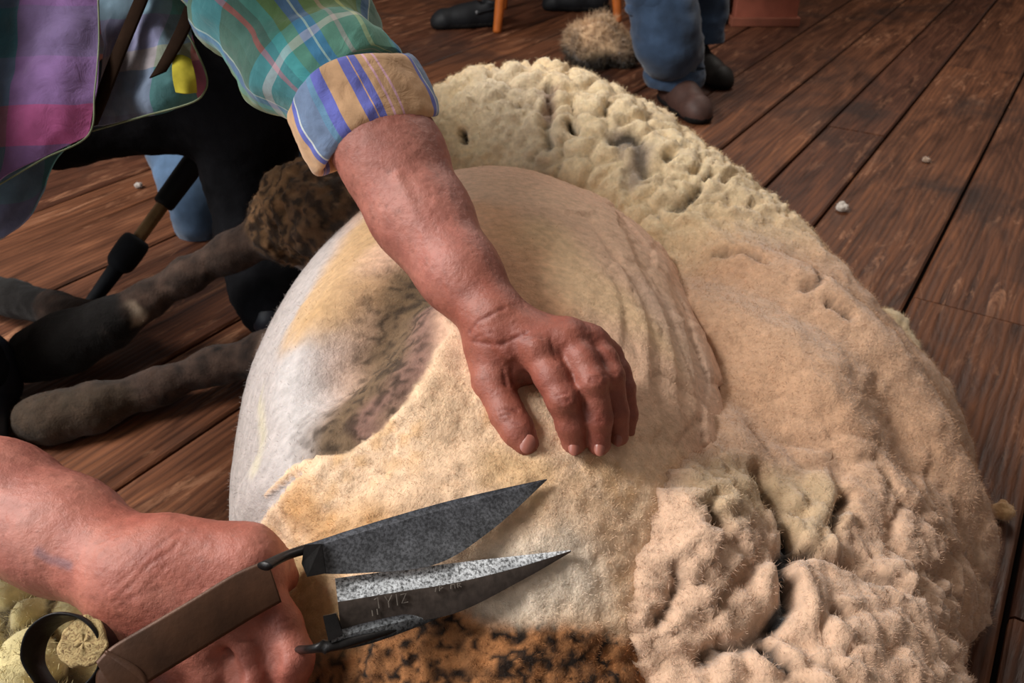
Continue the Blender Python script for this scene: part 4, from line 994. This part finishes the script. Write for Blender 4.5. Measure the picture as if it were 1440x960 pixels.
# ================================================================== THINGS AROUND
def woolball(name, c, r, seed, cols, label, cat, group=None, h=.004, amp=.2, flat=.7, fib=2500, extra=()):
    v = Vol(np.array(c)-np.array([r*1.9]*3), np.array(c)+np.array([r*1.9]*3), h)
    rng = np.random.default_rng(seed); v.ell(c, (r, r*.9, r*flat), .01)
    for k in range(7):
        d = rng.normal(0, 1, 3); d /= np.linalg.norm(d); d[2] = abs(d[2])*flat
        v.ell(np.array(c)+d*r*.75, tuple(r*rng.uniform(.3, .55, 3)), r*.15)
    for p, q in extra: v.ell(p, q, r*.15)
    v.above(.002); V, F = v.mesh(); V = relax(V, F, 1); Nn = normals(V, F)
    s = 1.6/r; b = 1-np.abs(vnoise(V, s, seed))
    V = V+Nn*(r*amp*(.6*fbm(V, s*.8, 3, seed)+.35*(b-.6)))[:, None]; V[:, 2] = np.maximum(V[:, 2], .001)
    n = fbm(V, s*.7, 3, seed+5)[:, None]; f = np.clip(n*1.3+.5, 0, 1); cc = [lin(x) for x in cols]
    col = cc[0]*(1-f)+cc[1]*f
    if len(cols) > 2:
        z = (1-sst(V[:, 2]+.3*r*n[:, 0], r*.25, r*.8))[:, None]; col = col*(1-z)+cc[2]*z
    m = bpy.data.materials.get('loose_wool') or attr_mat('loose_wool', .95, .08, .4, .1, 140, .6, 400, .002)[0]
    X, Fs, C = fibres(V, F, normals(V, F), col, fib, r*.25, r*.006+.0001, seed, None, .8)
    o = mesh_obj(name, X, Fs, m, None, C); tag(o, label, cat, 'loose wool tufts on the boards' if name == 'wool_tuft' else group); return o
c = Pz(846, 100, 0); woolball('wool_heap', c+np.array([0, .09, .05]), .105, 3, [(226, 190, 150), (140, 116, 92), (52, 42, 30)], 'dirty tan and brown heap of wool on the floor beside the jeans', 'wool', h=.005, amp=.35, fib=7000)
c = Pz(1183, 296, 0); woolball('wool_tuft', c+np.array([0, 0, .008]), .013, 4, [(206, 196, 186), (180, 168, 158)], 'small white wool tuft on the boards right of the fleece roll', 'wool', h=.0015, fib=400)
c = Pz(1404, 730, 0); woolball('wool_tuft', c+np.array([0, 0, .014]), .014, 6, [(222, 184, 136), (200, 156, 112)], 'small cream wool tuft beside the outer edge of the fleece', 'wool', h=.0015, fib=400)
c = Pz(196, 264, 0); woolball('wool_tuft', c+np.array([0, 0, .006]), .009, 8, [(190, 180, 172), (160, 150, 144)], 'tiny pale wool tuft on the floor between the trousers and shirt', 'wool', h=.0015, fib=250)
c = Pz(1302, 228, 0); woolball('wool_tuft', c+np.array([0, 0, .005]), .010, 9, [(176, 150, 130), (150, 126, 108)], 'tiny dull wool tuft on the boards at upper right', 'wool', h=.0015, fib=250)
c = Pz(980, 46, 0); woolball('wool_tuft', c+np.array([0, 0, .006]), .012, 10, [(176, 156, 130), (150, 130, 112)], 'tiny wool tuft on the floor between the blue jeans and the reddish post', 'wool', h=.002, fib=250)

def near_heap():
    c = Pt(42, 905, .80)
    v = Vol((-.74, .28, -.01), (-.30, .72, .30), .0045)
    v.ell((-.50, .50, .06), (.17, .15, .10), .03); v.ell(Pt(20, 870, .82), (.06, .06, .05), .03); v.ell(Pt(75, 900, .80), (.04, .05, .04), .03); v.ell((-.46, .42, .05), (.12, .1, .09), .04); v.above(.002)
    V, F = v.mesh(); V = relax(V, F, 1); Nn = normals(V, F)
    W = V+.01*np.stack([fbm(V, 16, 2, 1), fbm(V, 16, 2, 2), fbm(V, 16, 2, 3)], 1); f1, f2, ci = worley(W, 20, 5); e = f2-f1
    D = .020*(sst(e, 0, .35)-.6)+.006*fbm(V, 45, 3, 3)+.004*(1-np.abs(vnoise(V, 70, 4)))
    V = V+Nn*D[:, None]; V[:, 2] = np.maximum(V[:, 2], .001)
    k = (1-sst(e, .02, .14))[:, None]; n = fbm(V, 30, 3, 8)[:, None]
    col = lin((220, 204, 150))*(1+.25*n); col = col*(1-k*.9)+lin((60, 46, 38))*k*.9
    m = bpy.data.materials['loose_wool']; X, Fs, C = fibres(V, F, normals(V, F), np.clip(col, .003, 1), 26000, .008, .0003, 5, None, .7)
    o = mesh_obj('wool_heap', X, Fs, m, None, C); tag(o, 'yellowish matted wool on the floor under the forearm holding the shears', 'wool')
near_heap()

# ---- walking pole lying against the trousers
pole = empty('walking_pole', Pz(122, 432, 0), 'black and brass telescopic pole slanting down behind the dark hooves', 'pole')
def pole_parts():
    A = Pz(118, 440, .012); B = Pt(290, 205, 1.60); d = B-A
    def at(u): return A+d*u
    mk = plain('black_rubber', (20, 22, 27), .75, .25); mbk = plain('black_grip', (12, 11, 12), .6, .3); mbr = plain('dull_brass', (150, 118, 78), .45, .5, metal=.4)
    def seg(name, prof, mm, lab=None):
        pts = [at(p[0]) for p in prof]; V, F, U = loft(pts, [(p[1], p[1]) for p in prof], 40, 28, (0, 1, .3)); o = mesh_obj(name, V, F, mm, pole)
        if lab: o['label'] = lab
    seg('lower_shaft', [(0, .009), (.02, .012), (.10, .0125), (.30, .0155)], mk)
    seg('rubber_collar', [(.25, .014), (.27, .021), (.30, .025), (.38, .026), (.42, .024), (.435, .018)], mk, 'black rubber collar')
    seg('shaft', [(.42, .0115), (.55, .0115), (.66, .0115)], mbr, 'brassy shaft')
    seg('grip', [(.63, .014), (.645, .019), (.72, .020), (.85, .021), (.98, .021), (1.0, .016)], mbk, 'thick black grip')
pole_parts()

# ---- jeans, shoes, bystanders
def denim(name, c):
    m, nt, b = mat(name, .85, .15, .2); n = noise(nt, 12, 4); w = noise(nt, 300, 2)
    cc = np.asarray(L(c)); r = ramp(nt, n.outputs[0], [(.3, tuple(cc*.55)), (.55, tuple(cc)), (.75, tuple(cc*1.6))]); nt.links.new(r.outputs[0], b.inputs['Base Color']); p = bump(nt, b, n.outputs[0], .4, .01); bump(nt, b, w.outputs[0], .3, .001, p); return m
md = denim('blue_denim', (50, 68, 92)); ml = plain('brown_shoe_leather', (70, 48, 42), .6, .35, 25, .35); mdk = plain('dark_shoe_leather', (28, 24, 22), .6, .3)
def leg_tube(parent, pts, rad, m, name='jeans', seed=1, amp=.008):
    V, F, U = loft(pts, [(r, r*1.05) for r in rad], 90, 64, (1, 0, 0)); n = len(V)-2
    Nn = normals(V, F[0]); V = V+Nn*(amp*fbm(V*np.array([.6, .6, 1.4]), 14, 3, seed)+.003*fbm(V, 45, 2, seed))[:, None]
    return mesh_obj(name, V, F, m, parent)
def shoe(parent, heel, toe, m, w=.048, h=.085, name='shoe', label=None, clog=False):
    heel = np.array(heel, float); toe = np.array(toe, float); d = toe-heel; Ln = np.linalg.norm(d); d /= Ln; s = np.array([-d[1], d[0], 0])
    lo = np.minimum(heel, toe)-.1; hi = np.maximum(heel, toe)+.1; lo[2] = -.01; hi[2] = .2
    v = Vol(lo, hi, .0045)
    P = lambda f, z: heel+d*Ln*f+np.array([0, 0, z])
    v.cap(P(.10, .040), P(.5, .034), w*.78, w*.85, .02); v.cap(P(.5, .034), P(.86, .028), w*.85, w*.86, .02); v.cap(P(.86, .026), P(.93, .022), w*.86, w*.7, .01)
    v.cap(P(.16, .045), P(.16, h), w*.80, w*.72, .02); v.cap(P(.2, h*.8), P(.62, .045), w*.7, w*.7, .02)
    if clog: v.cap(P(.14, h+.02), P(.20, h+.0), w*.62, w*.6, .01, '-')
    v.above(.012); V, F = v.mesh(); V = relax(V, F, 2)
    b = mesh_obj(name, V, F, m, parent)
    if label: b['label'] = label
    v = Vol(lo, hi, .005); v.cap(P(.08, .03), P(.5, .03), w*.86, w*.92, .01); v.cap(P(.5, .03), P(.9, .03), w*.92, w*.88, .01); v.above(.002)
    zz = (v.lo[2]+np.arange(v.n[2])*v.h); v.F = np.maximum(v.F, (zz-.020)[None, None, :].astype(np.float32)); V, F = v.mesh(); sl = mesh_obj('sole', V, F, plain('dark_sole', (18, 16, 16), .8, .2), b)
    return b
def bystander():
    g1 = Pz(948, 150, 0); g2 = Pz(1005, 125, 0); g1 = g1+np.array([0, .02, 0])
    p = empty('person', (float(g1[0]), float(g1[1]), 0), 'person in blue jeans and brown shoes standing behind the fleece roll', 'person')
    k = Pt(925, -40, 2.42)
    hip1 = np.array([g1[0]-.02, g1[1]+.42, .62]); hip2 = hip1+np.array([.16, .06, 0])
    a1 = g1+np.array([.0, .02, .09])
    leg_tube(p, [a1, a1+np.array([-.005, .02, .05]), Pt(940, 60, 2.44), Pt(930, 0, 2.42), k, hip1], [.083, .088, .096, .100, .105, .12], md, 'jeans', 2, .012)
    leg_tube(p, [a1+np.array([0, 0, -.03]), a1+np.array([0, 0, -.012]), a1+np.array([0, .003, .012])], [.086, .092, .088], md, 'trouser_cuff', 7, .006)
    b1 = g2+np.array([-.02, .16, .10])
    leg_tube(p, [b1, b1+np.array([-.01, .04, .2]), b1+np.array([-.02, .1, .36]), hip2], [.07, .08, .09, .11], md, 'jeans', 3, .01)
    shoe(p, g1+np.array([-.01, .04, 0]), g1+np.array([.05, -.175, 0]), ml, .052, .10, label='scuffed brown leather shoe')
    shoe(p, g2+np.array([-.05, .17, 0]), g2+np.array([.03, -.01, 0]), mdk, .046, .085, label='dark shoe set back from the other')
    v = Vol((hip1[0]-.16, hip1[1]-.2, .50), (hip1[0]+.36, hip1[1]+.25, .92), .01); v.cap(hip1, hip2, .12, .12, .05); v.cap((hip1+hip2)/2, (hip1+hip2)/2+np.array([0, 0, .18]), .15, .14, .06, flat=(0, 1, 0), fs=.75)
    V, F = v.mesh(); mesh_obj('waist', V, F, md, p)
bystander()
def kneeler():
    g = Pz(285, 322, 0)
    p = empty('person', (float(g[0]), float(g[1]), 0), 'person in faded blue denim, one leg showing behind the shearer', 'person')
    k = Pt(238, 150, 1.93); m2 = denim('faded_denim', (70, 92, 118))
    leg_tube(p, [g+np.array([0, .0, .02]), Pt(275, 290, 1.80), Pt(258, 230, 1.85), k, k+np.array([-.02, .18, .06]), k+np.array([-.02, .40, .06])], [.058, .056, .068, .080, .10, .12], m2, 'jeans', 5, .006)
    leg_tube(p, [g+np.array([.22, .10, .05]), g+np.array([.20, .12, .25]), k+np.array([.20, .06, .0]), k+np.array([.2, .3, .05])], [.05, .062, .075, .10], m2, 'jeans', 6, .006)
    shoe(p, g+np.array([0, .02, 0]), g+np.array([-.03, .20, 0]), mdk, .034, .06)
    shoe(p, g+np.array([.22, .12, 0]), g+np.array([.26, -.04, 0]), mdk, .04, .07)
kneeler()

# ---- clogs and chair at the back
mc = plain('black_clog_rubber', (18, 20, 24), .6, .3)
def clog(heel, toe, label):
    r = empty('clog', tuple((np.array(heel)+np.array(toe))/2), label, 'shoe', 'black clogs under the chair')
    b = shoe(r, heel, toe, mc, .052, .085, 'upper', clog=True)
    d = np.array(toe)-np.array(heel); c = np.array(heel)+d*.36; s = np.array([-d[1], d[0], 0]); s /= np.linalg.norm(s)
    # strap pivot rivets and heel strap
    for sg in (-1, 1):
        q = c+s*sg*.044+np.array([0, 0, .062]); V, F, U = loft([q-s*sg*.004, q+s*sg*.003], [(.007, .007), (.006, .006)], 6, 16, (0, 0, 1)); mesh_obj('strap_rivet', V, F, plain('grey_rivet', (110, 110, 112), .5, .4), r)
    dn = d/np.linalg.norm(d); pts = [c+s*.046+np.array([0, 0, .062])] + [np.array(heel)+dn*.03-dn*.045*math.cos(a)+s*.045*math.sin(a)*1.0+np.array([0, 0, .075]) for a in np.linspace(1.2, -1.2, 7)]+[c-s*.046+np.array([0, 0, .062])]
    V, F, U = loft(pts, [(.004, .008)]*len(pts), 40, 10, (0, 0, 1)); mesh_obj('heel_strap', V, F, mc, r)
h = Pz(700, 38, 0); clog(h+np.array([.0, .03, 0]), Pz(612, 40, 0)+np.array([.0, -.0, 0]), 'black clog lying just left of the orange chair leg')
h = Pz(768, 14, 0); clog(Pz(852, 18, 0)+np.array([0, .05, 0]), h+np.array([-.0, .0, 0]), 'black clog between the two orange chair legs')
mo = plain('orange_varnished_wood', (178, 96, 40), .4, .45, 30, .2)
l1 = Pz(699, 46, 0); l2 = Pz(868, 30, 0)+np.array([0, -.02, 0])
chair = empty('wooden_chair', tuple((l1+l2)/2+np.array([0, .2, 0])), 'orange varnished wooden chair standing behind the fleece, only its legs in view', 'chair')
def chair_parts():
    sc_ = [(l1, np.array([.05, .04, .44])), (l2, np.array([-.05, .04, .44])), (l1+np.array([.02, .42, 0]), np.array([.03, -.03, .44])), (l2+np.array([-.02, .42, 0]), np.array([-.03, -.03, .44]))]
    for a, d in sc_:
        V, F, U = loft([a+np.array([0, 0, .001]), a+d*.4, a+d], [(.016, .016), (.020, .020), (.022, .022)], 20, 20); mesh_obj('leg', V, F, mo, chair)
    q = [a+d for a, d in sc_]; lo = np.min(q, 0)-.03; hi = np.max(q, 0)+.03
    v = Vol(lo-np.array([.04, .04, .05]), hi+np.array([.04, .04, .05]), .008); c = (lo+hi)/2; v.ell(c+np.array([0, 0, .01]), ((hi-lo)[0]/2+.02, (hi-lo)[1]/2+.02, .025), .01); V, F = v.mesh(); mesh_obj('seat', V, F, mo, chair)
    for s in (2, 3):
        b = q[s]; V, F, U = loft([b, b+np.array([0, .03, .2]), b+np.array([0, .07, .42])], [(.018, .018)]*3, 20, 16); mesh_obj('back_post', V, F, mo, chair)
    V, F = sweep_rect([(q[2]+np.array([0, .055, .36]), np.array([0, .005, .05])), ((q[2]+q[3])/2+np.array([0, .09, .36]), np.array([0, .005, .055])), (q[3]+np.array([0, .055, .36]), np.array([0, .005, .05]))], 20, .016); mesh_obj('backrest', V, F, mo, chair)
    for a, b in ((0, 2), (1, 3)):
        p = sc_[a][0]+sc_[a][1]*.45; r = sc_[b][0]+sc_[b][1]*.45; V, F, U = loft([p, r], [(.010, .010)]*2, 8, 12); mesh_obj('stretcher', V, F, mo, chair)
chair_parts()
def box(name, lo, hi, m, parent=None, bev=.006, rot=0):
    import bmesh
    bm = bmesh.new(); bmesh.ops.create_cube(bm, size=1)
    s = np.array(hi)-np.array(lo); c = (np.array(hi)+np.array(lo))/2
    for v in bm.verts: v.co = Vector((v.co.x*s[0], v.co.y*s[1], v.co.z*s[2]))
    bmesh.ops.bevel(bm, geom=list(bm.edges), offset=bev, segments=3, affect='EDGES', profile=.6)
    me = bpy.data.meshes.new(name); bm.to_mesh(me); bm.free(); o = put(name, me, m, parent); o.location = c; o.rotation_euler = (0, 0, rot); return o
a = Pz(1032, 38, 0); b_ = Pz(1120, 38, 0)
post = empty('wooden_post', ((a[0]+b_[0])/2, a[1]+.13, 0), 'square reddish wooden post standing on the floor behind the jeans', 'post')
box('shaft', (a[0], a[1]+.012, .03), (b_[0], a[1]+.24, 1.4), plain('reddish_post_wood', (150, 84, 66), .7, .3, 12, .3), post)
box('foot_block', (a[0]-.012, a[1], 0), (b_[0]+.012, a[1]+.25, .035), plain('reddish_post_foot', (134, 78, 60), .7, .3, 12, .3), post)
o = box('wooden_block', (a[0]-.16, a[1]+.03, 0), (a[0]-.02, a[1]+.25, .12), plain('dark_block_wood', (30, 24, 28), .8, .2, 20, .3), None, .02); tag(o, 'low dark block on the floor against the left of the reddish post', 'block')

for _o in list(bpy.data.objects):
    if _o.parent is None and _o.children: adopt(_o)

# ================================================================== LIGHT, CAMERA
def area(name, loc, target, size, power, color, sy=None):
    l = bpy.data.lights.new(name, 'AREA'); l.energy = power; l.color = color; l.shape = 'RECTANGLE'; l.size = size; l.size_y = sy or size
    o = bpy.data.objects.new(name, l); COL.objects.link(o); o.location = loc
    o.rotation_euler = (Vector(target)-Vector(loc)).to_track_quat('-Z', 'Y').to_euler(); return o
area('roof_light', (-2.35, .5, 2.7), (0, 1.1, .3), 1.2, 175, (1, .97, .93))
area('front_left_fill', (-2.9, -1.2, 1.5), (0, .7, .3), 1.4, 36, (.90, .95, 1.0))  # soft cool fill, added for highlights on the right arm
area('back_fill', (1.2, 3.6, 2.6), (0.2, 1.0, .2), 1.2, 34, (1.0, .93, .84))  # weak warm fill added from behind; no window is known there
w = bpy.data.worlds.new('barn_air'); bpy.context.scene.world = w; w.use_nodes = True
w.node_tree.nodes['Background'].inputs[0].default_value = (1.0, .88, .78, 1); w.node_tree.nodes['Background'].inputs[1].default_value = .2
cam = bpy.data.cameras.new('camera'); co = bpy.data.objects.new('camera', cam); COL.objects.link(co)
cam.sensor_width = 36; cam.lens = 30; co.location = (0, 0, .8); co.rotation_euler = (math.pi/2-PITCH, 0, 0)
cam.clip_start = .02; cam.dof.use_dof = True; cam.dof.focus_distance = .68; cam.dof.aperture_fstop = 13
sc = bpy.context.scene; sc.camera = co
sc.view_settings.view_transform = 'Standard'; sc.view_settings.look = 'None'; sc.view_settings.gamma = 1; sc.view_settings.exposure = 0; sc.view_settings.use_curve_mapping = False
